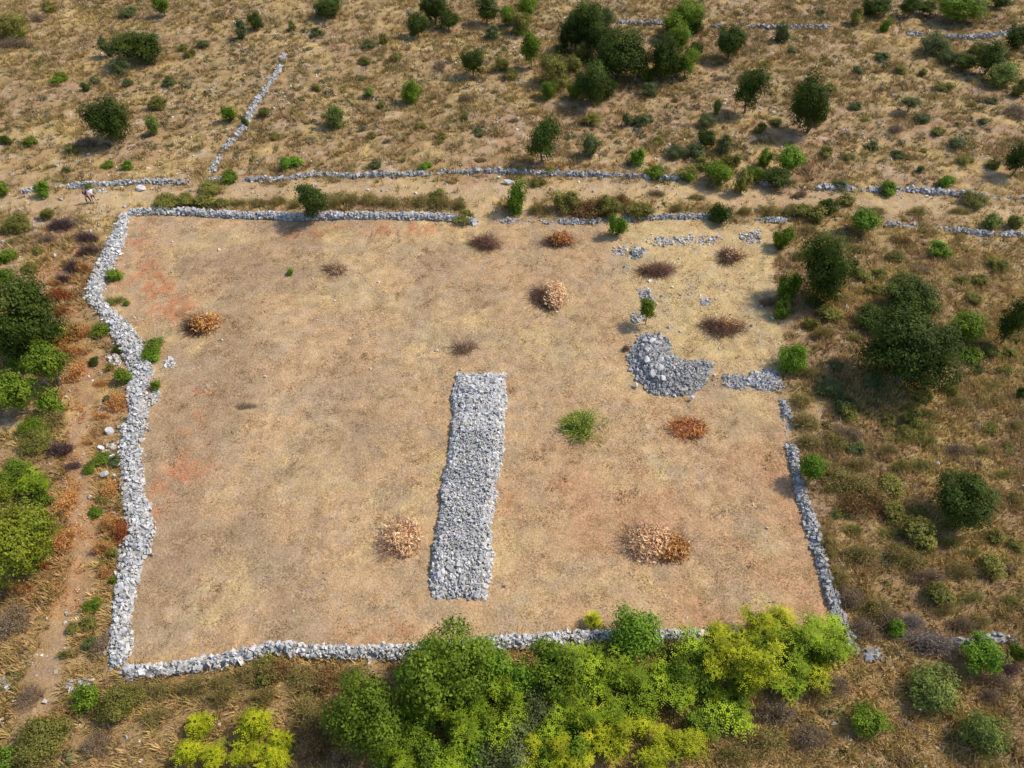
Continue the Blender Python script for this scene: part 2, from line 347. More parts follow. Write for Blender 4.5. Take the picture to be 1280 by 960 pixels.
# low dwarf scrub
x, y = rand_area(60000); _, f, t = ground_color(x, y); dens = sm(fbm(x, y, .25, 3, 221) + .6 * (fbm(x, y, .06, 3, 225) - .5), .44, .60) * .86 + .14
k = (~f) & (t > .2) & (rng.random(len(x)) < dens * (.5 + .35 * (y > 75))) & (dline(x, y, FOOT) > 1.3); x = x[k][:8500]; y = y[k][:8500]
pal = np.array([[.075, .095, .03], [.11, .12, .045], [.16, .15, .06], [.20, .15, .09], [.12, .13, .08], [.085, .12, .03], [.17, .12, .09]])
kc = pal[rng.integers(0, 7, len(x))] * rng.uniform(.75, 1.3, (len(x), 1)); s = np.exp(rng.normal(size=(len(x), 1)) * .38) * .30 * rng.uniform([.7, .7, .5], [1.2, 1.2, 1.2], (len(x), 3)); s = np.minimum(s, .75)
V, F, K = instance([puff_tpl(i, 40, .20) for i in range(6)], np.c_[x, y, gz(x, y) - .03], s, zrot(len(x)), kc)
link('low_scrub', mesh_np('low_scrub', V, F, K), mat=M_GRASS, kind='stuff', label='countless knee high grey green dwarf bushes dotting the scrubland', category='scrub')
# loose stones
x, y = rand_area(150000); _, f, t = ground_color(x, y); dn = sm(fbm(x, y, .22, 3, 231), .5, .68)
ur = (x > 9) & (y > 40); left = dline(x, y, FOOT) < 3
p = np.where(f, np.where(ur, .07, .006), .02 + .30 * dn); p = np.where(~f & (t < 1), .12, p); p = np.where(~f & (np.abs(y - 70) < 6) & (x > 10), .16, p)
k = rng.random(len(x)) < p; x = x[k][:9500]; y = y[k][:9500]
s = np.exp(rng.normal(size=(len(x), 1)) * .5) * .085 * rng.uniform([.8, .8, .5], [1.4, 1.2, .9], (len(x), 3)); s = np.minimum(s, .24)
V, F, K = instance(ROCKS, np.c_[x, y, gz(x, y) + .02], s, None, stone_cols(len(x), .50, .18, .05))
link('loose_stones', mesh_np('loose_stones', V, F, K), mat=M_STONE, kind='stuff', label='small pale limestone pieces strewn over the dry ground', category='stones')

# ------------------------------------------------------------------ dry-stone walls
def resample(P, W, step):
    P = np.asarray(P, float); W = np.asarray(W, float); d = np.r_[0, np.cumsum(np.hypot(*np.diff(P, axis=0).T))]
    n = max(3, int(d[-1] / step)); s = np.linspace(0, d[-1], n)
    return np.c_[np.interp(s, d, P[:, 0]), np.interp(s, d, P[:, 1])], np.interp(s, d, W), s
def wall(label, pts, height, size=.16, dens=1.0, width=None, power=4, gaps=0.0, base=.46, hfun=None, sfun=None, core=.30, name='stone_wall', cat='wall', group=None, end_round=.6, ragged=.12, warm=0.0, wob=.2):
    P = np.array([at(p[0], p[1], height * .6) for p in pts])
    W = np.array([(p[2] * mpp(p[0], p[1]) if width is None else width) for p in pts])
    root_xy = P[len(P) // 2]; zb = float(gz(*root_xy)); root = thing(name, label, cat, (root_xy[0], root_xy[1], zb), group)
    Pr, Wr, S = resample(P, W * .88, .3); Wr = Wr * (1 + wob * 2 * (fbm(S, S * 0 + len(label), .5, 3, 341) - .5)); n = len(Pr); L = S[-1]
    T = np.gradient(Pr, axis=0); T /= np.linalg.norm(T, axis=1)[:, None]; N = np.c_[-T[:, 1], T[:, 0]]
    def prof(s, u):
        e = np.clip(np.minimum(s, L - s) / end_round, 0, 1) ** .5
        hh = height * (1 + .35 * (fbm(s, s * 0, .5, 3, 301) - .5) * 2) * e * (1 - np.abs(u) ** power) ** .7
        if hfun is not None: hh = hh * hfun(s / L, u)
        if gaps: hh = hh * (.12 + .88 * sm(fbm(s, s * 0 + 5, .28, 3, 311), gaps - .08, gaps + .08))
        return hh
    m = 13; u = np.linspace(-1, 1, m); Sg, Ug = np.meshgrid(S, u, indexing='ij')
    H = prof(Sg, Ug) * .9
    XY = Pr[:, None, :] + N[:, None, :] * (Ug * Wr[:, None] * .5 * .93)[..., None]
    ZZ = gz(XY[..., 0], XY[..., 1]) + H - .06 + (rng.random(H.shape) - .5) * .06
    ii = np.arange(n * m).reshape(n, m); q = np.stack([ii[:-1, :-1], ii[1:, :-1], ii[1:, 1:], ii[:-1, 1:]], -1).reshape(-1, 4)
    loc = np.array([root_xy[0], root_xy[1], zb])
    V = np.c_[XY.reshape(-1, 2), ZZ.ravel()] - loc
    link('rubble_core', mesh_np('rubble_core', V, q, np.full(len(V), core)), root, M_STONE)
    perim = Wr.mean() + 1.6 * height; cnt = int(L * perim / (size * size) * .62 * dens)
    s = rng.uniform(0, L, cnt); uu = np.linspace(-1, 1, 201); hh = height * (1 - np.abs(uu) ** power) ** .7
    arc = np.r_[0, np.cumsum(np.hypot(np.diff(uu) * Wr.mean() / 2, np.diff(hh)))]; u = np.interp(rng.random(cnt) * arc[-1], arc, uu)
    px = np.interp(s, S, Pr[:, 0]); py = np.interp(s, S, Pr[:, 1]); nx = np.interp(s, S, N[:, 0]); ny = np.interp(s, S, N[:, 1]); ww = np.interp(s, S, Wr)
    rag = 1 + ragged * (fbm(s, u * 3, 1.2, 2, 321) - .4) + (rng.random(cnt) < .07) * rng.uniform(0, .5, cnt) * (ragged > .3)
    x = px + nx * u * ww * .5 * rag; y = py + ny * u * ww * .5 * rag
    z = gz(x, y) + prof(s, u) - .02 + rng.normal(size=cnt) * .03
    sz = size * np.exp(rng.normal(size=cnt) * .42); sz = np.minimum(sz, size * 2.2)
    if sfun is not None: sz = sz * sfun(s / L, u)
    sc = sz[:, None] * rng.uniform([.8, .65, .45], [1.35, 1.1, .85], (cnt, 3)); kk = np.ones(cnt, bool)
    if gaps: kk = rng.random(cnt) < .12 + .88 * sm(fbm(s, s * 0 + 5, .28, 3, 311), gaps - .1, gaps + .05)
    V, F, K = instance(ROCKS, (np.c_[x, y, z] - loc)[kk], sc[kk], None, stone_cols(int(kk.sum()), base, .2, warm))
    link('stones', mesh_np('stones', V, F, K), root, M_STONE, kind='stuff')
    return root
wall('broad pale dry stone wall running down the left edge of the mown field', LWALL, .42, .125, 1.1, power=2.2, base=.49, ragged=.35)
wall('low grey dry stone wall closing the far edge of the field, beside the track', TOPW, .55, .13, 1.0, width=.8, power=3)
wall('long grey dry stone wall along the near edge of the field, partly hidden by trees', BOTW, .6, .13, 1.0, width=.8, power=2.4, base=.5, ragged=.4)
wall('narrow dark grey stone wall on the right edge of the field, widening towards the near corner', RWALL, .34, .125, .8, power=2, base=.40, ragged=.6, gaps=.34)
STR = [((a[0] + b[0]) / 2, (a[1] + b[1]) / 2, (b[0] - a[0]) * 1.13) for a, b in [((572, 463), (629, 463)), ((567, 490), (631, 490)), ((567, 520), (629, 520)), ((566, 550), (627, 550)), ((560, 580), (621, 580)), ((556, 600), (619, 600)),
       ((549, 640), (615, 640)), ((545, 680), (613, 680)), ((541, 720), (609, 720)), ((541, 744), (604, 744))]]
def strip_s(t, u):
    coarse = sm(-t, -.36, -.28); edge = sm(np.abs(u), .5, .8); return .62 + .55 * np.maximum(coarse, edge * .6) + .3 * sm(t, .8, .9)
def strip_h(t, u):
    return 1 - .30 * np.exp(-((t - .27) / .05) ** 2) * (1 - u * u) - .10 * sm(t, .34, .45) * sm(-np.abs(u), -.8, -.4) - .25 * sm(t, .85, 1)
wall('wide flat topped bank of grey broken stone standing in the middle of the field', STR, .85, .118, 1.7, power=3.6, base=.50, hfun=strip_h, sfun=strip_s, name='stone_bank', cat='stone bank', end_round=1.9, ragged=.22, wob=.16)
wall('thin pale stone wall climbing diagonally away from the track into the far scrub', [(265, 213), (271, 200), (285, 180), (303, 160), (308, 150), (316, 133), (330, 113), (345, 93), (352, 77), (355, 66)], .32, .16, .9, width=.7, power=2, base=0.44, gaps=0.3)
wall('low broken stone wall beside the track, left of the diagonal wall', [(25, 238), (75, 232), (130, 229), (185, 226), (237, 227)], .36, .16, .9, width=.6, power=2, base=0.4, gaps=0.34)
wall('low stone wall beyond the track, starting at the foot of the diagonal wall', [(255, 224), (300, 223), (360, 223), (392, 216), (425, 219), (500, 217), (560, 214), (620, 213), (680, 216), (740, 217), (800, 219), (850, 222)], .34, .16, .9, width=.6, power=2, base=0.37, gaps=0.3)
wall('tumbled overgrown stone wall right of the bright shrubs, beyond the track', [(950, 226), (1000, 233), (1035, 233), (1080, 236), (1130, 236), (1180, 240), (1230, 244), (1290, 248)], .34, .17, .8, width=.7, power=2, base=0.44, gaps=0.47)
wall('low rubble line under the reddish bushes at the far right side of the field', [(625, 274), (680, 276), (740, 276), (800, 272), (840, 270), (890, 270), (940, 273), (985, 274)], .28, .15, .8, width=.7, power=2, base=0.38, gaps=0.48)
wall('low broken stone wall right of the round bright shrub, near the right edge', [(1105, 278), (1150, 281), (1190, 286), (1230, 290), (1295, 293)], .34, .16, .8, width=.7, power=2, base=0.42, gaps=0.45)
wall('far thin stone wall below the row of dark trees at the top right', [(890, 31), (930, 32), (975, 34), (1035, 33)], .34, .18, .8, width=.7, power=2, base=0.34, gaps=0.4)
wall('far pale stone wall reaching the top right edge of the scrub', [(1135, 40), (1170, 44), (1210, 46), (1250, 42), (1295, 38)], .4, .18, .9, width=1.0, power=2, base=0.38, gaps=0.36)
wall('short far stone wall between the two darkest trees near the top', [(772, 26), (800, 28), (832, 27)], .45, .22, .8, width=.7, power=2, base=0.34)
wall('overgrown dark stone wall leaving the near right corner of the field', [(1075, 818), (1110, 814), (1150, 808), (1200, 802), (1250, 797), (1300, 790)], .45, .18, .6, width=.7, power=2, base=.42, gaps=.5)

# ------------------------------------------------------------------ rubble heaps
def heap(label, poly, h, size, base=.42, slope=1.2, name='rubble_heap', dens=1.0, cover=1.0, big=()):
    P = poly_px(poly); c = P.mean(0); zb = float(gz(*c)); loc = np.array([c[0], c[1], zb])
    root = thing(name, label, 'stone heap', tuple(loc))
    lo = P.min(0); hi = P.max(0); area = (hi - lo).prod(); n = int(area / size ** 2 * 1.5 * dens)
    x = rng.uniform(lo[0], hi[0], n); y = rng.uniform(lo[1], hi[1], n)
    k = inpoly(x + (fbm(x, y, 1, 2, 5) - .5) * .8, y + (fbm(x, y, 1, 2, 8) - .5) * .8, P)
    if cover < 1: k &= rng.random(n) < cover
    x = x[k]; y = y[k]; n = len(x)
    def hf(x, y): d = dline(x, y, P, True); return h * sm(d, 0, slope) * (.75 + .5 * fbm(x, y, .9, 2, 44))
    z = gz(x, y) + hf(x, y) + rng.normal(size=n) * .03
    sc = (size * np.minimum(np.exp(rng.normal(size=n) * .35), 2))[:, None] * rng.uniform([.8, .65, .45], [1.35, 1.1, .85], (n, 3))
    V, F, K = instance(ROCKS, np.c_[x, y, z] - loc, sc, None, stone_cols(n, base, .22))
    link('stones', mesh_np('stones', V, F, K), root, M_STONE, kind='stuff')
    if h > .15:
        ax = np.arange(lo[0], hi[0], .25); ay = np.arange(lo[1], hi[1], .25); A, B = np.meshgrid(ax, ay)
        hz = np.where(inpoly(A, B, P), hf(A, B) * .9 - .02, -.15) + gz(A, B) - zb
        ii = np.arange(A.size).reshape(A.shape); q = np.stack([ii[:-1, :-1], ii[:-1, 1:], ii[1:, 1:], ii[1:, :-1]], -1).reshape(-1, 4)
        V = np.c_[A.ravel() - c[0], B.ravel() - c[1], hz.ravel()]; keep = (hz.ravel()[q] > -.1).any(1)
        link('rubble_core', mesh_np('rubble_core', V, q[keep], np.full(len(V), .26)), root, M_STONE)
    for i, (px, py, s) in enumerate(big):
        bx, by = at(px, py, h * .7); o = link('stone', boulder_mesh('stone', s * random.uniform(.9, 1.3), s * random.uniform(.7, 1), s * .7, 50 + i, random.uniform(.40, .55)), root, M_STONE)
        o.location = (bx - c[0], by - c[1], float(gz(bx, by) + hf(np.array(bx), np.array(by))) + s * .3 - zb); o.rotation_euler = (random.uniform(-.3, .3), random.uniform(-.3, .3), random.uniform(0, 6))
    return root
heap('big grey heap of field stones with large blocks below the little lone tree', CAIRN_PX, .85, .155, .35, 1.5, dens=1.2,
     big=[(794, 449, .36), (789, 457, .30), (798, 459, .32), (808, 453, .40), (813, 461, .33), (826, 454, .42), (815, 468, .45), (825, 463, .36), (828, 474, .36), (797, 468, .30), (834, 450, .33),
          (807, 424, .42), (815, 428, .32), (804, 431, .34), (786, 439, .28), (840, 462, .28), (809, 441, .3), (820, 441, .3), (866, 494, .26), (796, 478, .26)])
heap('flat dark grey patch of broken stone at the gap in the right wall', [(905, 470), (918, 467), (932, 472), (938, 478), (934, 487), (915, 488), (906, 480)], .12, .15, .36)
heap('pale grey stone spread where the right wall ends, beside the bright green shrub', [(934, 476), (940, 465), (958, 462), (972, 466), (982, 480), (980, 488), (955, 487), (938, 486)], .3, .16, .45)
heap('small dark grey stone heap by the brown brush pile at the far right', [(787, 311), (799, 308), (805, 316), (801, 324), (789, 323)], .3, .2, .33)
heap('thin pale stone scatter left of the small dark stone heap', [(764, 308), (784, 307), (786, 322), (768, 320)], .05, .14, .5, cover=.35)
heap('small stone patch just beyond the little lone tree', [(799, 364), (813, 362), (818, 373), (801, 377)], .15, .17, .44)
heap('little stone patch left of the lone tree trunk', [(787, 393), (801, 390), (807, 402), (790, 405)], .12, .17, .42, cover=.7)
heap('tiny white stone cluster between two brown brush piles', [(876, 374), (888, 374), (889, 381), (877, 381)], .12, .13, .48)
heap('loose grey stone scatter right of the small dark tree in the upper field', [(920, 290), (952, 288), (954, 302), (930, 305)], .06, .15, .45, cover=.45)
heap('faint stone scatter along the upper right of the mown field', [(805, 299), (850, 294), (900, 294), (905, 304), (850, 308), (812, 308)], .04, .15, .46, cover=.25)
heap('white stones fallen inside the field from the broad left wall', [(200, 450), (218, 448), (222, 458), (206, 461)], .08, .13, .48, cover=.6)
heap('pale rubble spill right of the broad left wall near the green tuft', [(184, 494), (198, 487), (203, 494), (196, 508), (186, 510)], .25, .14, .46)
heap('white rubble patch left of the near left corner of the walls', [(75, 856), (95, 846), (118, 850), (112, 864), (88, 868)], .15, .15, .5, cover=.8)
heap('white rubble on the left edge near the bottom corner', [(-6, 848), (12, 845), (20, 856), (-4, 862)], .2, .15, .5)
heap('pale flat rocks beside the two walkers on the track', [(115, 236), (128, 234), (134, 240), (118, 241)], .08, .14, .45)
heap('rubble scatter between the footpath and the left wall, beside the white boulder', [(118, 555), (132, 552), (146, 560), (146, 572), (128, 574)], .1, .18, .5, cover=.45)
heap('small rubble spread left of the wall near the three dark tufts', [(132, 446), (150, 440), (156, 458), (140, 458)], .1, .16, .52, cover=.5)
def boulder(label, px, py, wpx, hpx, seed):
    m = mpp(px, py); x, y = at(px, py, .2); me = boulder_mesh('boulder', wpx * m / 2, hpx * m / 2, .38 if wpx > 12 else .25, seed)
    o = link('boulder', me, mat=M_STONE, label=label, category='boulder'); o.location = (x, y, float(gz(x, y)) + .12); o.rotation_euler = (0, .2, random.uniform(-.4, .4)); USED[label] = 1
boulder('large white boulder lying alone between the footpath and the left wall', 136, 537, 15, 19, 1)
boulder('whitish boulder with a broken side nearer than the lone white boulder', 131, 592, 17, 12, 2)
boulder('small white boulder touching the right side of the broken sided boulder', 143, 594, 9, 7, 3)
boulder('big pale rock beside the track just below the low broken wall', 175, 235, 17, 12, 4)
boulder('small white rock on the scrub left of the dark dead bushes', 68, 319, 8, 6, 5)
boulder('white rock on the footpath between the orange leaved branches', 112, 620, 7, 6, 6)
boulder('white rock at the centre of the right hand scrub, left of the round dark oak', 1172, 579, 8, 6, 7)
boulder('white rock lying in the field right of the wall bend', 182, 625, 9, 8, 8)
boulder('pale rock on the far side of the track entrance', 636, 228, 18, 9, 9)

# ------------------------------------------------------------------ trees and bushes
def tube(V, F, K, a, b, ra, rb, c=1.0, n=5):
    a = np.asarray(a, float); b = np.asarray(b, float); d = b - a; d /= np.linalg.norm(d) + 1e-9
    u = np.cross(d, [0, 0, 1.] if abs(d[2]) < .9 else [1., 0, 0]); u /= np.linalg.norm(u); w2 = np.cross(d, u); k = len(V)
    for i in range(n):
        t = 6.28318 * i / n; V.append(a + (u * math.cos(t) + w2 * math.sin(t)) * ra)
    for i in range(n):
        t = 6.28318 * i / n; V.append(b + (u * math.cos(t) + w2 * math.sin(t)) * rb)
    for i in range(n):
        j = (i + 1) % n; F.append([k + i, k + j, k + n + j]); F.append([k + i, k + n + j, k + n + i])
    K += [c] * (2 * n)
TPL = {}
def leaf_arrays(p, nrm, size, r, asp=.55, rnd=.8):
    """rhombus leaves at p facing roughly nrm"""
    n = len(p); nn = nrm + r.normal(size=(n, 3)) * rnd * .6; nn[:, 2] += .35; nn /= np.linalg.norm(nn, axis=1)[:, None]
    t = r.normal(size=(n, 3)); t -= nn * (t * nn).sum(1)[:, None]; t /= np.linalg.norm(t, axis=1)[:, None]; b = np.cross(nn, t)
    s = (size * r.uniform(.7, 1.3, n))[:, None]
    V = np.stack([p - t * s, p + b * s * asp, p + t * s, p - b * s * asp], 1).reshape(-1, 3)
    k = np.arange(n) * 4; F = np.concatenate([np.c_[k, k + 1, k + 2], np.c_[k, k + 2, k + 3]]); return V, F
def template(shape, rc, seed):
    key = (shape, rc, seed)
    if key in TPL: return TPL[key]
    r = np.random.default_rng(hash((rc * 100, seed, len(shape))) % 9999 + seed)
    cz = {'round': 1.12, 'bush': .85, 'lolly': 1.9, 'spray': 1.15}[shape]
    nl = {.7: 9, 1.5: 16, 2.5: 26, 4.0: 40}[rc]; leaf = {.7: .065, 1.5: .08, 2.5: .10, 4.0: .125}[rc] / rc
    # lobes spread through the crown, irregular outline
    L = []
    while len(L) < nl:
        d = r.normal(size=3); d /= np.linalg.norm(d); q = d * r.uniform(.25, .78) * (1.25 if r.random() < .15 else 1)
        if shape != 'spray' and q[2] < -.55: continue
        if all(np.linalg.norm(q - l[0]) > .2 for l in L): L.append((q, r.uniform(.2, .50) * (1.15 - .3 * np.linalg.norm(q)) * (1.3 if rc < 1 else 1)))
    P = []; NR = []; VC = []
    if shape == 'spray':                # rosettes of compound leaves at branch ends
        fr_p = []
        for q, rad in L:
            for k in range({.7: 2, 1.5: 2, 2.5: 3, 4.0: 3}[rc]):
                d = r.normal(size=3); d[2] = abs(d[2]) * .8 + .1; d /= np.linalg.norm(d); c = q + d * rad * r.uniform(.75, 1.1); tone = r.uniform(.5, 1.3)
                ln = r.uniform(.38, .58) / rc
                for j in range(8):
                    a = j * .785 + r.uniform(-.25, .25); rad3 = np.array([math.cos(a), math.sin(a), r.uniform(-.25, .25)]); rad3 /= np.linalg.norm(rad3)
                    side = np.cross(rad3, [0, 0, 1.])
                    for m in range(5):
                        base = c + rad3 * ln * (m + 1) / 5 - np.array([0, 0, (m / 5) ** 2 * ln * .35])
                        for sg in (-1, 1):
                            P.append((base, base + (side * sg * .8 + rad3 * .6) * .125 / rc * (1 - .1 * m) + r.normal(size=3) * .012, tone * r.uniform(.85, 1.15)))
        V = []; F = []; K = []
        for a, b, t in P:
            d = b - a; s = np.cross(d, [0, 0, 1.]) ; s = s / (np.linalg.norm(s) + 1e-9) * np.linalg.norm(d) * .30; mid = (a + b) / 2; k = len(V)
            V += [a, mid + s, b, mid - s]; F += [[k, k + 1, k + 2], [k, k + 2, k + 3]]; K += [t] * 4
        core = np.concatenate([q + r.normal(size=(90, 3)) * rad * .45 for q, rad in L]); Vc, Fc = leaf_arrays(core, core, leaf, r); F += [[i + len(V) for i in f] for f in Fc.tolist()]; V += list(Vc); K += list(np.repeat(r.uniform(.28, .55, len(core)), 4))  # inner leaves darkened: shade in the crown's gaps put into their colour
        V = np.array(V); F = np.array(F); K = np.array(K)
    else:
        for q, rad in L:
            nc = int({.7: 13, 1.5: 18, 2.5: 22, 4.0: 26}[rc] * (rad / .35) ** 1.2); tone = r.uniform(.82, 1.2)
            for k in range(nc):
                d = r.normal(size=3); d[2] += .15; d /= np.linalg.norm(d); c = q + d * rad * r.uniform(.7, 1.12)
                if np.linalg.norm(c) > 1.25: continue
                m = {.7: 20, 1.5: 23, 2.5: 25, 4.0: 27}[rc]; cr = {.7: .16, 1.5: .12, 2.5: .095, 4.0: .075}[rc]
                pp = c + r.normal(size=(m, 3)) * cr * [1, 1, .8]; P.append(pp); NR.append(np.repeat([d + c * .5], m, 0)); VC.append(np.full(m, tone * r.uniform(.75, 1.25)) * r.uniform(.8, 1.2, m))
        P = np.concatenate(P); NR = np.concatenate(NR); VC = np.concatenate(VC)
        V, F = leaf_arrays(P, NR, leaf, r); K = np.repeat(VC, 4)
    V = V.copy(); V[:, 2] += cz; low = V[:, 2] < .04; V[low, 2] = .04 + r.random(low.sum()) * .1
    crown = mesh_np('crown', V, F, np.c_[K * (1 + .12 * (K - 1)), K, K * .95])
    tv = []; tf = []; tk = []; ns = 1 if shape in ('round', 'lolly') else 3
    r0 = .075 if ns == 1 else .045
    for s in range(ns):
        b0 = np.array([r.normal() * .04 * ns, r.normal() * .04 * ns, -.05]); m1 = np.array([r.normal() * .08 * ns, r.normal() * .08 * ns, cz * .5]); tube(tv, tf, tk, b0, m1, r0, r0 * .75, 1., 6)
        sub = L[s::ns][:14]
        for q, rad in sub:
            e = q * .95 + [0, 0, cz]; mm = m1 * .45 + e * .55 + r.normal(size=3) * .05; mm[2] = max(mm[2], m1[2] * .9)
            tube(tv, tf, tk, m1, mm, r0 * .5, r0 * .3, 1., 4); tube(tv, tf, tk, mm, e, r0 * .3, r0 * .1, 1., 4)
            for _ in range(2): tube(tv, tf, tk, e * .7 + mm * .3, e + r.normal(size=3) * rad * .6, r0 * .16, r0 * .05, 1.1, 3)
    trunk = mesh_np('trunk', np.array(tv), np.array(tf), np.array(tk), True)
    TPL[key] = (crown, trunk, cz); return TPL[key]
def blades(V, F, K, r, n, spread, h, wd, cols, lean=.55, fork=0):
    for i in range(n):
        a = r.uniform(0, 6.283); b = r.random() ** .5 * spread; l = h * r.uniform(.55, 1.1); le = lean * r.uniform(.3, 1.5)
        p = np.array([math.cos(a) * b, math.sin(a) * b, 0]); d = np.array([math.cos(a) * le, math.sin(a) * le, 1.]); d /= np.linalg.norm(d); q = p + d * l * .55
        d2 = d + r.normal(size=3) * .3; d2 /= np.linalg.norm(d2); e = q + d2 * l * .45; t = np.array([-math.sin(a + r.uniform(-1, 1)), math.cos(a), r.uniform(-.3, .3)]) * wd
        c = cols[r.integers(len(cols))] * r.uniform(.75, 1.25); k = len(V); V += [p - t, p + t, q + t, q - t, e]; F += [[k, k + 1, k + 2], [k, k + 2, k + 3], [k + 3, k + 2, k + 4]]; K += [c] * 5
        for j in range(fork):
            m = p + (q - p) * r.uniform(.4, 1); f = d + r.normal(size=3) * .6; f /= np.linalg.norm(f); g = m + f * l * .35; k = len(V); V += [m - t * .7, m + t * .7, g]; F.append([k, k + 1, k + 2]); K += [c * 1.05] * 3
BT = {}
COLS = {'wispy': np.array([[.22, .32, .04], [.32, .38, .06], [.16, .25, .03], [.38, .36, .10]]), 'broom': np.array([[.26, .22, .06], [.37, .27, .09], [.21, .21, .055], [.42, .29, .13]]), 'rust': np.array([[.28, .13, .055], [.34, .17, .075], [.21, .14, .055], [.18, .16, .05]]),
        'dead': np.array([[.29, .20, .125], [.35, .26, .17], [.20, .15, .09]]), 'ash': np.array([[.38, .31, .25], [.30, .25, .21], [.25, .20, .16]]),
        'purple': np.array([[.135, .08, .075], [.18, .115, .105], [.09, .058, .052]]), 'yellowgrass': np.array([[.40, .34, .10], [.30, .28, .08], [.22, .23, .06]]),
        'orange': np.array([[.64, .33, .10], [.54, .23, .06], [.66, .42, .18], [.40, .19, .07]]), 'redbrown': np.array([[.34, .085, .03], [.42, .14, .045], [.22, .07, .03]])}
def bladebush(kind, seed):
    key = (kind, seed)
    if key in BT: return BT[key]
    r = np.random.default_rng(seed * 7 + len(kind)); V = []; F = []; K = []
    # several stem clusters in an irregular clump, unit radius and unit height
    for c in range(9):
        a = r.uniform(0, 6.28); b = r.random() ** .5 * .62; V2 = []; F2 = []; K2 = []
        blades(V2, F2, K2, r, 44, .2, r.uniform(.6, 1.15), .014, COLS[kind], .75, 2); o = len(V)
        V += [v + np.array([math.cos(a) * b, math.sin(a) * b, 0]) for v in V2]; F += [[i + o for i in f] for f in F2]; K += K2
    V = np.array(V); V[:, 2] = np.minimum(V[:, 2], 1.15) * (1 - .45 * np.minimum(np.hypot(V[:, 0], V[:, 1]), 1.2) ** 2); st = mesh_np('stems', V, np.array(F), np.array(K))
    n = 1500; cl = r.normal(size=(30, 3)) * [.42, .42, .0]; cl[:, 2] = r.uniform(.35, .85, 30) * (1 - .5 * np.minimum(np.hypot(cl[:, 0], cl[:, 1]), 1) ** 2)
    p = cl[r.integers(30, size=n)] + r.normal(size=(n, 3)) * [.13, .13, .14]; p[:, 2] = np.maximum(p[:, 2], .03)
    V, F = leaf_arrays(p, r.normal(size=(n, 3)), .05 if kind in ('orange', 'redbrown', 'rust') else .036, r, .5, 1.2); cc = COLS[kind][r.integers(len(COLS[kind]), size=n)] * r.uniform(.8, 1.3, (n, 1))
    BT[key] = (st, mesh_np('foliage', V, F, np.repeat(cc, 4, 0))); return BT[key]

LM = [(115, 246, 'the two walkers'), (590, 610, 'the central stone bank'), (835, 455, 'the big stone heap'), (729, 527, 'the lone shrub in the field'), (808, 392, 'the little lone tree'),
      (1140, 440, 'the biggest dark oak'), (1035, 335, 'the oak by the field corner'), (1206, 624, 'the round oak at the right'), (1020, 128, 'the tall dark tree'), (680, 175, 'the oak beyond the track'),
      (391, 251, 'the tree in the far wall'), (131, 147, 'the dark oak at the upper left'), (172, 58, 'the wide far left bush'), (310, 145, 'the diagonal wall'), (778, 67, 'the far dark thicket'),
      (914, 52, 'the dark tree near the top'), (1255, 75, 'the top right oak pair'), (1064, 812, 'the near right wall corner'), (147, 838, 'the near left wall corner'), (157, 264, 'the far left wall corner'),
      (30, 398, 'the large left edge tree'), (20, 670, 'the yellowish left edge tree'), (136, 537, 'the white boulder'), (606, 262, 'the field entrance'), (316, 925, 'the yellow saplings'), (459, 895, 'the round near tree'),
      (950, 818, 'the lime green thicket'), (798, 795, 'the tree over the near wall'), (1174, 860, 'the pale near right shrub'), (1016, 586, 'the bright shrub on the right wall'), (990, 444, 'the bright shrub at the wall gap'),
      (900, 265, 'the small dark tree at the far wall'), (1270, 400, 'the right edge oak'), (988, 205, 'the bright shrubs beyond the track'), (1081, 277, 'the round bright shrub'), (543, 10, 'the top centre trees'),
      (817, 677, 'the largest brush pile'), (500, 672, 'the pale leaf pile'), (250, 404, 'the orange pile by the red soil'), (417, 146, 'the light round bush'), (1139, 128, 'the thin little tree'), (1203, 8, 'the top right hedge')]
def auto_label(look, px, py):
    o = sorted(LM, key=lambda l: math.hypot(l[0] - px, (l[1] - py) * 1.2))
    for l in o[:6]:
        dx = px - l[0]; dy = py - l[1]
        if math.hypot(dx, dy) < 9: continue
        if abs(dx) > 2 * abs(dy): d = 'right of' if dx > 0 else 'left of'
        elif abs(dy) > 2 * abs(dx): d = 'nearer than' if dy > 0 else 'beyond'
        else: d = ('nearer and ' if dy > 0 else 'beyond and ') + ('right of' if dx > 0 else 'left of')
        dist = math.hypot(dx, dy); pre = 'just ' if dist < 48 else ('' if dist < 130 else 'well ')
        lab = f'{look} {pre}{d} {l[2]}'
        if len(lab.split()) > 16: continue
        if lab not in USED: return lab
    for extra in ('smaller', 'low', 'compact', 'loose', 'ragged'):
        if f'{extra} {lab}' not in USED: return f'{extra} {lab}'
    return lab
ADJ = {'oak': 'dark green', 'green': 'mid green', 'bright': 'bright green', 'lime': 'lime green feathery', 'yellow': 'yellow green', 'grey': 'grey green', 'olive': 'olive', 'pale': 'pale light green', 'moss': 'moss green'}
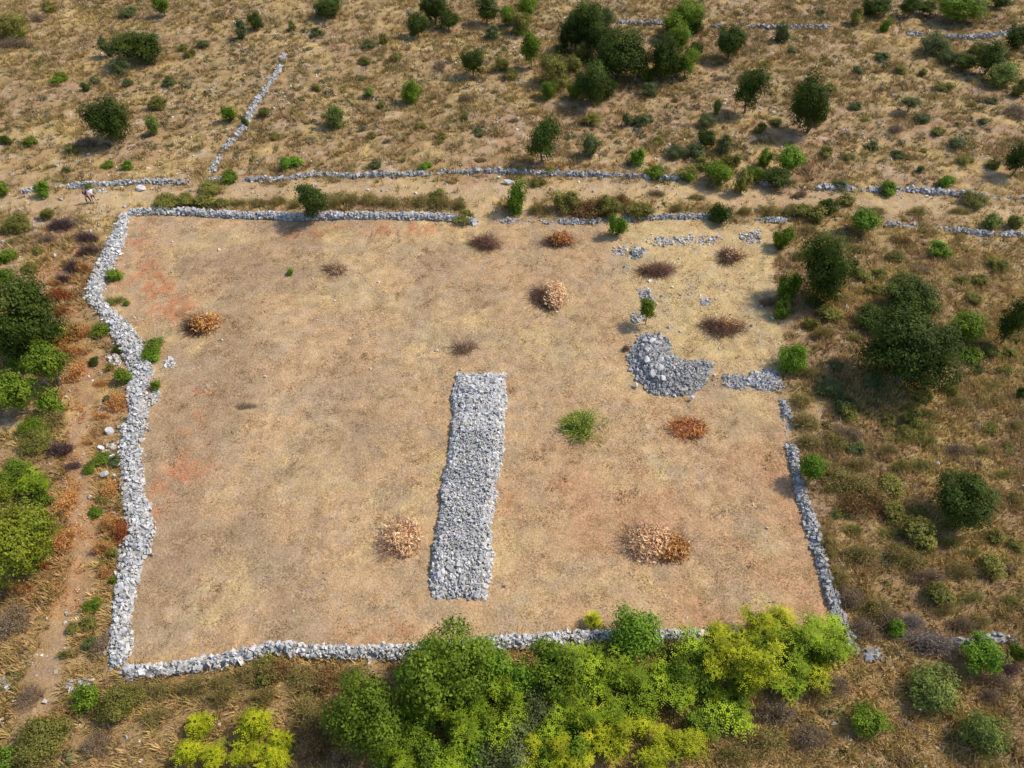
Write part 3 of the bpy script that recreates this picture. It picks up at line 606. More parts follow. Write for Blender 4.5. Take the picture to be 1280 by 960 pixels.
def plant(kind, px, py, wpx, hpx, label=None, shape=None, seed=None):
    m = mpp(px, py); d = dep(py); Rm = wpx * m / 2; Ha = hpx * m / 2
    v2 = (Ha ** 2 - (Rm * math.sin(d)) ** 2) / math.cos(d) ** 2; Vm = math.sqrt(v2) if v2 > (.55 * Rm) ** 2 else .55 * Rm
    Vm = min(Vm, 1.9 * Rm + .3)
    if d > R(44): Vm = min(Vm, 1.2 * Rm)
    if d > R(58): Vm = max(Vm, .8 * Rm)
    if shape is None: shape = 'spray' if kind in ('lime', 'yellow') else ('round' if Rm > 1.35 and kind in ('oak', 'green', 'bright') else 'bush')
    Rm *= .93; Vm *= .93
    rc = min((.7, 1.5, 2.5, 4.0), key=lambda c: abs(math.log(c / Rm)))
    if shape == 'spray': rc = min(rc, 2.5)
    seed = random.randrange(4) if seed is None else seed
    crown, trunk, cz = template(shape, rc, seed)
    x, y = at(px, py, cz * Vm)
    tree = Vm > 1.25 or shape == 'lolly'
    if label is None: label = auto_label(f"{'large' if Rm > 2.6 else 'small' if Rm < 1.0 else ('tall' if Vm > 1.4 * Rm else 'rounded')} {ADJ[kind]} {'tree' if tree else 'bush'}", px, py)
    nm = {'oak': 'oak_tree', 'lime': 'sumac_tree'}.get(kind, 'leafy_tree') if tree else {'oak': 'dark_bush', 'grey': 'grey_bush', 'olive': 'olive_bush'}.get(kind, 'green_bush')
    o = thing(nm, label, 'tree' if tree else 'bush', (x, y, float(gz(x, y)) - .04), {'tree': 'scattered trees', 'bush': 'scattered bushes'}['tree' if tree else 'bush'])
    o.scale = (Rm, Rm * random.uniform(.93, 1.07), Vm); o.rotation_euler = (0, 0, random.uniform(0, 6.28))
    link('trunk', trunk, o, M_BARK); link('crown', crown, o, M_LEAF[kind]); return o
def stems(kind, px, py, wpx, hpx, label=None, hm=None):
    m = mpp(px, py); d = dep(py); Rm = wpx * m / 2; H = hm or max(.45, (hpx * m - 2 * Rm * .5 * math.sin(d)) / math.cos(d)); H = min(H, 1.5, .5 + .6 * Rm)
    ry = max(.35, (hpx * m - H * math.cos(d)) / 2 / math.sin(d)) ; ry = min(ry, 1.6 * Rm)
    x, y = at(px, py, H * .45)
    look = {'wispy': 'wispy green bush', 'broom': 'brownish olive broom bush', 'rust': 'rusty brown bush', 'dead': 'grey brown dead bush', 'ash': 'pale ash grey dead bush', 'purple': 'dark purple brown dead bush', 'yellowgrass': 'yellowish dry grass clump', 'orange': 'orange dried out bush', 'redbrown': 'red brown dried out bush'}[kind]
    if label is None: label = auto_label(look, px, py)
    cat = 'grass clump' if kind == 'yellowgrass' else 'bush'
    o = thing({'wispy': 'green_bush', 'broom': 'broom_bush', 'yellowgrass': 'grass_clump'}.get(kind, 'dry_bush'), label, cat, (x, y, float(gz(x, y)) - .03), 'dry bushes and grass clumps')
    o.scale = (Rm, ry, H); o.rotation_euler = (0, 0, random.uniform(-.25, .25) + random.choice((0, math.pi)))
    st, fo = bladebush(kind, random.randrange(3)); link('stems', st, o, M_GRASS)
    if kind != 'yellowgrass': link('foliage', fo, o, M_DRYLEAF)
    return o

P_ = plant; G_ = stems
# --- far left scrub
P_('oak', 172, 57, 60, 42, 'wide dark green bush, the broadest at the upper left of the scrub'); P_('grey', 150, 82, 28, 22); P_('grey', 133, 60, 16, 26)
P_('oak', 131, 147, 54, 60, 'dense dark green oak standing alone at the upper left'); P_('olive', 15, 33, 44, 34, 'olive bush at the top left edge of the photo'); G_('dead', 20, 52, 44, 20); G_('dead', 45, 20, 22, 18)
G_('dead', 108, 176, 32, 26); P_('olive', 89, 185, 18, 14); P_('pale', 191, 157, 17, 26); P_('oak', 319, 26, 20, 26); P_('green', 202, 6, 24, 26); P_('grey', 300, 38, 15, 24)
P_('pale', 417, 145, 28, 34, 'light green round bush with a dark foot, right of the diagonal wall'); P_('green', 285, 140, 16, 26); P_('oak', 306, 152, 10, 13); P_('bright', 363, 201, 24, 20); P_('green', 287, 220, 22, 18); P_('olive', 262, 234, 34, 13)
P_('bright', 52, 236, 20, 22); P_('oak', 391, 252, 46, 48, 'dark green tree growing out of the far field wall', shape='round'); P_('olive', 195, 128, 30, 12); P_('green', 74, 97, 22, 14); P_('oak', 106, 108, 12, 12); P_('grey', 119, 101, 12, 11)
P_('green', 134, 206, 15, 10); P_('bright', 158, 206, 16, 12); P_('green', 38, 176, 18, 10); P_('olive', 57, 267, 20, 16); P_('oak', 411, 8, 40, 26); P_('grey', 160, 15, 26, 14); P_('olive', 62, 8, 18, 14); P_('grey', 160, 103, 14, 12)
P_('green', 2, 235, 16, 22); P_('green', 2, 172, 12, 12); P_('olive', 330, 140, 16, 14); P_('olive', 345, 170, 14, 10); P_('grey', 82, 212, 12, 10); P_('olive', 237, 66, 14, 12); P_('grey', 212, 102, 16, 14); P_('olive', 395, 108, 12, 10)
P_('grey', 395, 40, 18, 12); P_('olive', 365, 32, 10, 14); P_('grey', 255, 55, 16, 9); P_('olive', 228, 60, 12, 10); P_('green', 112, 232, 9, 8); P_('oak', 8, 176, 12, 12)
for a in [(205, 250, 34, 15), (232, 250, 30, 16), (256, 251, 26, 15), (278, 254, 18, 11)]: P_('olive', *a)
for a in [(300, 253, 30, 15), (322, 252, 30, 18), (345, 250, 30, 20), (366, 254, 22, 18), (418, 249, 24, 24), (440, 248, 30, 26), (462, 247, 30, 28), (486, 250, 28, 24), (528, 249, 32, 26), (550, 248, 28, 28), (572, 254, 24, 18)]: G_('broom', *a)
P_('olive', 546, 244, 26, 18); P_('olive', 581, 271, 26, 14)
G_('purple', 77, 279, 40, 26); G_('purple', 107, 295, 34, 22); G_('purple', 108, 312, 30, 20); G_('purple', 92, 330, 32, 26); G_('purple', 80, 347, 28, 18); G_('dead', 57, 297, 26, 16)
P_('olive', 45, 312, 14, 12); P_('green', 5, 320, 26, 18); P_('olive', 35, 335, 20, 12); P_('olive', 22, 278, 36, 12); G_('yellowgrass', 17, 300, 26, 12)
# --- left side, beside the footpath
P_('green', 12, 430, 40, 50); P_('oak', 28, 398, 84, 100, 'large dark green tree cut by the left edge of the photo', shape='round'); P_('green', 56, 455, 56, 62); P_('green', 16, 492, 58, 70, 'mid green tree below the large left edge tree', shape='round'); P_('green', 62, 415, 30, 56)
P_('green', 42, 530, 40, 34); G_('broom', 60, 520, 44, 44); P_('olive', 44, 548, 46, 26); P_('green', 5, 348, 24, 22); P_('moss', 10, 610, 50, 44); P_('green', 62, 505, 34, 40); P_('bright', 30, 445, 44, 40)
P_('moss', 20, 678, 90, 122, 'large yellowish green tree on the left edge', shape='round'); P_('green', 18, 590, 50, 36); P_('lime', 44, 606, 44, 44); P_('green', 52, 622, 22, 30); P_('green', 60, 688, 14, 26); P_('pale', 44, 600, 20, 22)
G_('orange', 104, 333, 24, 20); G_('orange', 68, 352, 20, 12); G_('orange', 98, 414, 42, 26); G_('orange', 90, 438, 36, 22); G_('orange', 92, 462, 26, 36); G_('orange', 128, 478, 26, 12); G_('orange', 144, 500, 26, 34); G_('orange', 125, 520, 28, 14)
G_('redbrown', 75, 368, 38, 22); G_('redbrown', 72, 388, 30, 18); G_('orange', 70, 425, 22, 40); P_('green', 126, 413, 24, 12); P_('oak', 148, 437, 14, 12)
G_('redbrown', 153, 664, 28, 36, 'bright red orange dried bush leaning over the left wall'); G_('orange', 137, 652, 28, 28); G_('orange', 126, 683, 26, 24); G_('orange', 138, 612, 24, 40); G_('orange', 78, 628, 28, 48); G_('orange', 76, 675, 36, 40)
G_('redbrown', 53, 705, 18, 18); G_('orange', 24, 734, 40, 26); G_('orange', 132, 714, 20, 24); G_('orange', 110, 552, 26, 14)
P_('green', 154, 471, 20, 20); P_('oak', 116, 451, 15, 13); P_('olive', 138, 459, 11, 10); P_('green', 194, 481, 14, 14); P_('green', 190, 432, 28, 22); P_('bright', 188, 445, 22, 18); G_('yellowgrass', 143, 374, 42, 22); P_('green', 158, 379, 9, 8)
P_('green', 141, 343, 22, 18); P_('green', 112, 583, 20, 16); P_('green', 127, 573, 20, 14); P_('olive', 130, 622, 18, 16); P_('bright', 118, 640, 18, 16); P_('olive', 141, 690, 13, 18); P_('grey', 132, 498, 10, 12); P_('grey', 143, 577, 18, 14)
P_('green', 114, 757, 20, 18); P_('olive', 112, 778, 18, 14); P_('olive', 92, 786, 16, 12); P_('grey', 110, 805, 18, 16); G_('dead', 125, 806, 24, 44); G_('dead', 15, 775, 42, 56, 'tangled grey dead bush at the lower left edge'); G_('purple', 75, 560, 40, 30); G_('purple', 90, 583, 36, 18)
G_('yellowgrass', 82, 816, 28, 20); G_('redbrown', 10, 610, 12, 10); P_('green', 140, 725, 10, 20)
# --- bottom left
P_('olive', 46, 922, 66, 44); G_('broom', 44, 945, 70, 50); P_('bright', 10, 948, 34, 30); G_('orange', 52, 900, 26, 20); G_('dead', 120, 930, 36, 44); G_('dead', 35, 870, 30, 40); P_('olive', 145, 885, 50, 34); P_('green', 110, 872, 36, 22)
for a in [(170, 862, 44, 32), (205, 862, 44, 34), (242, 858, 44, 34), (278, 852, 40, 34), (190, 895, 50, 30), (275, 872, 44, 28)]: G_('broom', *a)
P_('olive', 165, 872, 30, 22); P_('olive', 330, 838, 34, 26)
for a in [(315, 840, 48, 40), (345, 838, 48, 40), (378, 846, 50, 46), (410, 850, 40, 46), (440, 842, 30, 30), (330, 870, 40, 30), (385, 890, 40, 60), (398, 930, 40, 44)]: G_('rust' if a[0] in (345, 410, 398) else 'broom', *a)
P_('yellow', 249, 905, 36, 28); P_('yellow', 234, 940, 34, 40); P_('yellow', 268, 948, 30, 34); P_('yellow', 318, 905, 44, 52, 'tallest yellow green feathery sapling at the lower left'); P_('yellow', 310, 940, 50, 40); P_('yellow', 350, 925, 30, 36); P_('yellow', 345, 950, 36, 26)
# --- near trees along the bottom
P_('green', 458, 893, 100, 124, 'round mid green tree standing apart left of the near thicket', shape='round')
P_('green', 560, 835, 112, 120, 'largest green tree of the near thicket, its crown over the wall', shape='round'); P_('bright', 605, 832, 66, 84, shape='round'); P_('lime', 520, 880, 50, 60); P_('lime', 575, 905, 60, 66); P_('lime', 634, 860, 52, 60); P_('green', 530, 935, 60, 60)
P_('lime', 590, 880, 50, 56); P_('bright', 500, 910, 34, 60); P_('lime', 560, 950, 44, 40); P_('lime', 632, 900, 44, 50)
P_('green', 690, 832, 76, 86, 'mid green tree against the near wall', shape='round'); P_('grey', 674, 885, 52, 66); P_('grey', 645, 935, 66, 62); P_('grey', 605, 950, 44, 40); P_('bright', 720, 930, 60, 50)
P_('bright', 798, 793, 76, 74, 'round bright green tree rising over the near wall', shape='round'); P_('lime', 742, 845, 42, 62); P_('lime', 782, 845, 60, 60); P_('lime', 816, 850, 44, 50); P_('lime', 765, 885, 56, 54); P_('lime', 728, 895, 50, 56); P_('yellow', 770, 925, 64, 60); P_('yellow', 722, 945, 50, 44)
P_('yellow', 820, 945, 60, 44); P_('yellow', 858, 930, 36, 54); P_('lime', 690, 925, 40, 50); P_('lime', 806, 872, 22, 22); P_('yellow', 742, 776, 18, 26); P_('yellow', 665, 930, 36, 44)
for a in [('green', 615, 905, 50, 60), ('lime', 540, 855, 40, 40), ('bright', 600, 930, 44, 50), ('lime', 655, 870, 40, 44), ('green', 715, 870, 50, 60), ('lime', 700, 895, 44, 44), ('bright', 480, 940, 30, 34), ('lime', 735, 820, 40, 44), ('yellow', 800, 905, 36, 34),
          ('lime', 515, 845, 34, 34), ('green', 580, 870, 60, 50), ('lime', 620, 840, 40, 40), ('yellow', 745, 910, 44, 40), ('lime', 925, 850, 50, 50), ('green', 960, 815, 50, 50), ('lime', 1020, 790, 40, 34), ('yellow', 655, 950, 40, 34), ('lime', 690, 955, 44, 34)]: P_(*a)
for a in [('bright', 650, 850, 60, 60), ('lime', 600, 855, 50, 50), ('lime', 560, 880, 56, 50), ('bright', 520, 900, 50, 56), ('lime', 700, 870, 56, 50), ('yellow', 830, 925, 50, 44), ('lime', 795, 880, 44, 40), ('bright', 640, 900, 56, 50), ('lime', 500, 945, 50, 40),
          ('yellow', 700, 945, 56, 44), ('lime', 850, 865, 44, 44), ('lime', 870, 820, 44, 44), ('yellow', 985, 800, 60, 50), ('lime', 1045, 795, 44, 36), ('yellow', 930, 800, 50, 44)]: P_(*a)
P_('green', 858, 838, 50, 60, 'shaded green tree between the bright tree and the lime thicket', shape='round'); G_('broom', 845, 812, 40, 40); G_('broom', 850, 890, 50, 50); G_('rust', 820, 888, 40, 30)
P_('yellow', 900, 830, 66, 84); P_('yellow', 950, 835, 74, 84); P_('lime', 1000, 808, 70, 64, 'lime green feathery tree covering the near right wall'); P_('lime', 1040, 812, 50, 52); P_('yellow', 945, 785, 50, 32); P_('yellow', 972, 778, 36, 28); P_('yellow', 900, 792, 36, 28)
P_('lime', 990, 850, 60, 44); P_('green', 880, 850, 50, 66); P_('lime', 915, 885, 46, 44); P_('green', 875, 905, 50, 44); P_('yellow', 895, 868, 26, 30); P_('yellow', 1015, 835, 36, 36)
# --- bottom right
P_('green', 1083, 902, 52, 48, 'compact mid green bush casting a shadow on bare ground, near bottom right'); P_('pale', 1174, 860, 66, 58, 'pale green spreading bush near the lower right'); P_('pale', 1237, 919, 58, 62, 'pale green bush at the bottom right corner area'); P_('bright', 1226, 815, 62, 50, 'bright loose bush by the overgrown wall at the right')
P_('bright', 1122, 786, 22, 32, 'little bright green conical bush near the right wall corner'); G_('ash', 1165, 800, 70, 44, 'pale ash grey dead bush beside the overgrown right wall'); G_('ash', 1140, 775, 40, 30); G_('broom', 1095, 757, 50, 44); G_('dead', 1080, 785, 44, 40); G_('dead', 1110, 770, 44, 36); G_('broom', 1142, 700, 44, 40); G_('broom', 1125, 690, 40, 36)
P_('olive', 1150, 668, 40, 26); G_('broom', 1038, 680, 26, 44); G_('broom', 1050, 720, 30, 40); G_('dead', 1068, 745, 34, 40); G_('dead', 1045, 855, 40, 34); G_('broom', 1025, 865, 44, 40); G_('broom', 957, 925, 60, 50); G_('dead', 967, 890, 60, 40); G_('dead', 1015, 920, 50, 40); G_('broom', 920, 940, 50, 36)
G_('yellowgrass', 1190, 655, 40, 24); G_('yellowgrass', 1245, 700, 40, 26); P_('olive', 1245, 672, 22, 14); P_('olive', 1240, 705, 34, 26); P_('olive', 1175, 745, 34, 24); G_('broom', 1180, 760, 34, 26); G_('yellowgrass', 1265, 750, 26, 24); G_('dead', 1250, 850, 40, 36); G_('dead', 1240, 870, 30, 26); P_('olive', 1270, 680, 18, 16)
G_('dead', 1205, 780, 40, 30); G_('broom', 1225, 775, 36, 24); P_('green', 1275, 815, 20, 24); G_('purple', 1262, 835, 34, 30)
# --- right side
P_('oak', 1034, 335, 66, 80, 'dark green oak standing just right of the far right field corner', shape='round'); P_('green', 986, 360, 30, 44); P_('green', 979, 388, 20, 24); P_('bright', 990, 444, 40, 46, 'bright green rounded bush beside the gap in the right wall'); P_('oak', 1137, 370, 76, 48, 'wide dark oak behind the biggest oak', shape='round')
P_('oak', 1142, 440, 110, 104, 'biggest dark oak, in the right hand scrub', shape='round'); P_('oak', 1092, 396, 44, 30); P_('green', 1210, 409, 52, 46, 'mid green bush touching the biggest oak on its right', shape='round'); P_('oak', 1270, 400, 36, 64, 'dark oak cut by the right edge of the photo', shape='round'); P_('oak', 1278, 491, 14, 26)
P_('bright', 1017, 586, 42, 54, 'bright green bush standing on the right wall', shape='round'); P_('oak', 1206, 625, 76, 74, 'round dark green oak alone in the lower right scrub', shape='round'); G_('broom', 1002, 500, 30, 34); G_('broom', 1008, 525, 34, 40); G_('broom', 1012, 550, 30, 34); G_('broom', 1042, 590, 26, 44); G_('yellowgrass', 1038, 605, 18, 30)
P_('grey', 1042, 484, 36, 26); P_('grey', 1055, 505, 30, 24); P_('olive', 1062, 515, 24, 22); G_('broom', 1015, 464, 32, 26); G_('broom', 1060, 600, 50, 50); G_('broom', 1085, 610, 50, 56); G_('rust', 1070, 630, 44, 40); G_('rust', 1095, 625, 36, 50); P_('olive', 1115, 605, 34, 26); P_('olive', 1120, 640, 32, 24); G_('broom', 1045, 550, 34, 40)
for a in [(1140, 505, 34, 26), (1150, 530, 44, 26), (1130, 545, 40, 24), (1160, 515, 30, 24), (1155, 580, 26, 30), (1228, 560, 26, 26), (1240, 530, 24, 22), (1160, 548, 30, 26), (1190, 675, 30, 24), (1215, 690, 30, 20)]: G_('yellowgrass', *a)
P_('olive', 1140, 520, 26, 26); P_('olive', 1135, 540, 22, 18); P_('olive', 1112, 525, 20, 18); P_('olive', 1155, 495, 24, 22); P_('olive', 1190, 485, 18, 20); P_('olive', 1238, 537, 20, 16); P_('olive', 1262, 560, 18, 14); P_('olive', 1218, 372, 20, 14); P_('green', 1216, 445, 30, 22); P_('olive', 1240, 438, 24, 20)
P_('olive', 1078, 342, 24, 18); P_('olive', 1100, 342, 20, 16); P_('olive', 1094, 362, 20, 14); P_('olive', 1020, 378, 22, 14); P_('olive', 1038, 392, 30, 16); P_('olive', 1014, 405, 18, 18); P_('grey', 1046, 456, 18, 14); P_('olive', 1098, 460, 18, 18); P_('grey', 1095, 478, 26, 18)
P_('olive', 1262, 440, 20, 16); P_('olive', 1258, 462, 20, 14); P_('oak', 1222, 462, 16, 12); P_('olive', 1226, 350, 22, 16); P_('olive', 1128, 348, 20, 18); P_('olive', 1204, 350, 18, 14); G_('dead', 960, 375, 22, 20)
P_('olive', 1150, 640, 24, 20); P_('grey', 1070, 560, 24, 20); P_('olive', 1052, 640, 20, 16)
# --- upper middle
P_('oak', 543, 9, 38, 38); P_('oak', 521, 27, 26, 34); P_('oak', 608, 10, 32, 34); P_('green', 660, 8, 32, 32); P_('oak', 591, 75, 30, 38, 'dark small tree alone left of the upper middle thicket'); P_('green', 514, 112, 26, 36, 'mid green bush in the middle of the far scrub'); P_('pale', 461, 114, 13, 15); P_('green', 664, 60, 30, 46); P_('olive', 690, 82, 36, 40, shape='round')
P_('oak', 736, 28, 48, 60, shape='round'); P_('oak', 776, 68, 60, 60, 'blackish green widest tree of the far thicket', shape='round'); P_('olive', 731, 63, 28, 28); P_('oak', 741, 103, 44, 52, shape='round'); P_('oak', 830, 71, 42, 54, shape='round'); P_('green', 841, 31, 34, 34); P_('oak', 708, 44, 24, 50); P_('green', 685, 112, 24, 28); P_('grey', 760, 20, 22, 30)
P_('oak', 680, 175, 46, 56, 'dark green oak just beyond the track, left of centre scrub', shape='round'); P_('grey', 739, 181, 28, 36); P_('olive', 741, 149, 28, 20); P_('bright', 797, 196, 20, 24); P_('green', 818, 215, 24, 18); P_('olive', 688, 213, 14, 10); P_('olive', 672, 226, 18, 12)
P_('bright', 645, 247, 26, 44, 'narrow bright green bush at the field entrance'); P_('bright', 772, 280, 22, 36, 'narrow bright green bush below the rusty bushes'); P_('olive', 709, 250, 40, 34); G_('rust', 734, 260, 40, 40); G_('rust', 722, 256, 26, 30); G_('rust', 752, 256, 30, 36); P_('olive', 762, 258, 34, 32); P_('olive', 798, 263, 38, 28); G_('broom', 674, 259, 28, 26); G_('rust', 775, 250, 26, 30)
P_('grey', 848, 188, 28, 22); G_('dead', 549, 80, 16, 20); G_('dead', 582, 122, 22, 14); P_('bright', 531, 206, 16, 12); P_('olive', 455, 75, 16, 12); P_('olive', 628, 80, 22, 22); P_('olive', 640, 92, 16, 16); P_('grey', 812, 112, 24, 22); P_('olive', 650, 28, 30, 30); P_('grey', 615, 40, 20, 18); P_('olive', 700, 60, 14, 16)
P_('olive', 476, 130, 12, 10); P_('olive', 518, 40, 12, 8); P_('grey', 800, 150, 18, 18); P_('grey', 785, 150, 14, 18); P_('olive', 716, 20, 14, 24); P_('olive', 480, 48, 12, 14); P_('oak', 868, 62, 20, 30); P_('olive', 553, 170, 14, 10)
for a in [(575, 145), (490, 178), (545, 180), (620, 116), (460, 50), (500, 70), (605, 160), (640, 150), (460, 165), (470, 200), (520, 155), (665, 125), (600, 200), (560, 130), (812, 150), (780, 190), (760, 110), (798, 95), (842, 120), (820, 180)]: (P_ if random.random() < .6 else lambda k, *q: G_('broom' if k == 'olive' else 'dead', *q))(random.choice(['olive', 'grey']), a[0] + random.randint(-6, 6), a[1] + random.randint(-5, 5), random.randint(8, 18), random.randint(6, 10))
for a in [('oak', 756, 50, 40, 44), ('oak', 800, 78, 36, 36), ('oak', 757, 85, 30, 36), ('olive', 718, 80, 24, 24), ('oak', 722, 40, 30, 44), ('green', 850, 50, 30, 36), ('oak', 846, 82, 26, 36), ('green', 720, 112, 20, 26), ('oak', 758, 110, 26, 30), ('olive', 700, 100, 26, 24), ('green', 812, 92, 26, 22), ('oak', 560, 22, 26, 28), ('green', 635, 20, 24, 24), ('oak', 870, 30, 24, 26)]: P_(*a)
# --- upper right
P_('green', 860, 18, 40, 38); P_('oak', 914, 52, 40, 40, 'dark green tree near the top, right of the far thicket', shape='round'); P_('green', 860, 78, 28, 34); P_('grey', 978, 40, 18, 26); P_('olive', 1070, 22, 16, 22); P_('green', 1107, 32, 14, 18); P_('oak', 1097, 6, 38, 26); P_('oak', 1140, 7, 28, 26)
P_('green', 1203, 7, 62, 28, 'wide mid green bushes at the top right edge'); P_('oak', 1250, 1, 30, 16); P_('grey', 1172, 54, 36, 32); P_('oak', 1270, 47, 34, 40, shape='round'); P_('oak', 1240, 72, 38, 40, shape='round'); P_('pale', 1258, 90, 38, 38); P_('oak', 1206, 76, 34, 18)
P_('oak', 939, 112, 38, 54, 'cone shaped dark tree left of the tallest tree', shape='round'); P_('oak', 1020, 128, 46, 86, 'tallest dark tree with bare stems under its crown, upper right', shape='bush', seed=1).rotation_euler = (0, R(-9), .4); P_('grey', 1140, 128, 26, 18, 'thin little tree with a visible trunk in the far right scrub', shape='lolly'); G_('dead', 1120, 160, 18, 20); P_('pale', 897, 134, 11, 22)
P_('oak', 883, 171, 26, 28); P_('grey', 905, 180, 22, 26); G_('dead', 1271, 138, 26, 32); P_('oak', 1277, 197, 34, 44, shape='round'); P_('green', 957, 198, 20, 26); P_('bright', 988, 200, 42, 40, 'bright spreading bush, tallest of the group beyond the track', shape='round'); P_('oak', 970, 222, 44, 20); P_('green', 899, 215, 38, 34); P_('olive', 860, 215, 32, 22); P_('olive', 929, 228, 22, 34); P_('bright', 862, 222, 14, 14)
P_('oak', 900, 266, 26, 30, 'small dark tree standing on the far field edge'); P_('oak', 1036, 258, 26, 22); P_('olive', 1020, 268, 26, 22); P_('bright', 1081, 277, 48, 40, 'round bright green bush between the two right hand walls', shape='round'); P_('bright', 1110, 236, 22, 18); P_('bright', 1183, 225, 18, 20); P_('green', 979, 298, 24, 30); P_('pale', 1241, 277, 24, 24); P_('olive', 1271, 278, 22, 20); P_('bright', 1174, 311, 28, 22)
P_('broom' if 0 else 'olive', 1221, 248, 34, 18); P_('olive', 1243, 205, 18, 16); P_('grey', 1199, 178, 26, 16); G_('yellowgrass', 1082, 148, 18, 12); G_('broom', 964, 262, 30, 26); G_('broom', 1010, 285, 30, 18); P_('grey', 1070, 132, 14, 12); P_('olive', 1033, 190, 18, 14); P_('olive', 1060, 195, 16, 12); P_('olive', 950, 160, 16, 14)
for a in [(1040, 75), (1075, 90), (1100, 75), (1130, 85), (960, 80), (990, 60), (1060, 50), (1160, 95), (1100, 115), (1060, 170), (1090, 185), (1120, 195), (1150, 190), (1180, 165), (1210, 130), (1230, 155), (1180, 110), (895, 100), (870, 120), (975, 150), (1045, 110), (1150, 215), (1010, 50), (925, 15), (980, 12), (1030, 15), (1205, 200), (925, 185), (940, 90), (1245, 130), (1160, 150)]: (P_ if random.random() < .6 else lambda k, *q: G_('broom' if k == 'olive' else 'dead', *q))(random.choice(['olive', 'grey']), a[0] + random.randint(-6, 6), a[1] + random.randint(-5, 5), random.randint(8, 20), random.randint(6, 11))
G_('broom', 930, 262, 22, 18); G_('broom', 845, 258, 22, 18); G_('broom', 985, 262, 26, 20); G_('dead', 1000, 242, 22, 16); G_('broom', 1150, 262, 34, 18); G_('broom', 1200, 262, 30, 16); G_('dead', 820, 240, 24, 14); G_('broom', 870, 245, 24, 14); G_('rust', 1130, 300, 26, 16)
for a in [('oak', 1155, 8, 30, 20), ('olive', 1225, 60, 26, 20), ('grey', 1190, 70, 26, 20), ('olive', 1275, 110, 20, 24), ('olive', 1020, 150, 24, 16), ('grey', 885, 150, 24, 20), ('grey', 870, 190, 24, 20), ('olive', 915, 200, 22, 20), ('green', 945, 215, 26, 22), ('olive', 878, 205, 22, 18),
          ('grey', 1050, 230, 20, 12), ('olive', 1000, 262, 26, 20), ('olive', 1060, 250, 24, 16), ('broom', 1095, 262, 30, 16), ('broom', 1050, 300, 34, 20), ('broom', 1000, 318, 26, 20), ('broom', 1075, 310, 30, 18), ('olive', 1120, 320, 24, 16), ('dead', 1150, 335, 34, 16), ('broom', 1200, 330, 34, 16), ('olive', 1250, 330, 30, 18),
          ('yellowgrass', 1190, 355, 30, 14), ('yellowgrass', 1100, 350, 26, 14), ('broom', 1050, 372, 36, 20), ('broom', 1030, 415, 34, 24), ('yellowgrass', 1070, 420, 26, 18), ('dead', 1060, 540, 40, 30), ('broom', 1075, 580, 40, 30), ('yellowgrass', 1110, 665, 44, 26), ('broom', 1080, 690, 46, 36), ('dead', 1160, 720, 46, 30),
          ('broom', 1200, 710, 44, 30), ('yellowgrass', 1215, 745, 40, 26), ('yellowgrass', 1070, 660, 30, 30), ('broom', 1270, 620, 30, 30), ('yellowgrass', 1255, 590, 34, 24), ('dead', 1200, 560, 40, 26), ('broom', 1270, 530, 24, 22), ('yellowgrass', 1175, 440, 20, 30), ('yellowgrass', 1240, 480, 30, 18), ('broom', 1200, 500, 30, 20), ('yellowgrass', 1130, 580, 36, 24), ('broom', 1110, 560, 30, 22)]:
    (P_ if a[0] in LEAF else G_)(*a)
# --- inside the field
G_('wispy', 729, 528, 58, 54, 'spreading wispy yellow green shrub alone in the right half of the field', hm=1.5)
P_('green', 810, 386, 22, 26, 'little lone tree with a bent bare trunk beyond the big stone heap', shape='lolly', seed=1)
P_('bright', 362, 340, 10, 10, 'tiny green sprig in the upper left of the mown field'); G_('dead', 306, 507, 30, 12, 'flattened grey twig remains in the left part of the field', hm=.25); G_('dead', 783, 434, 10, 12, 'tiny bare twig sprout left of the big stone heap')

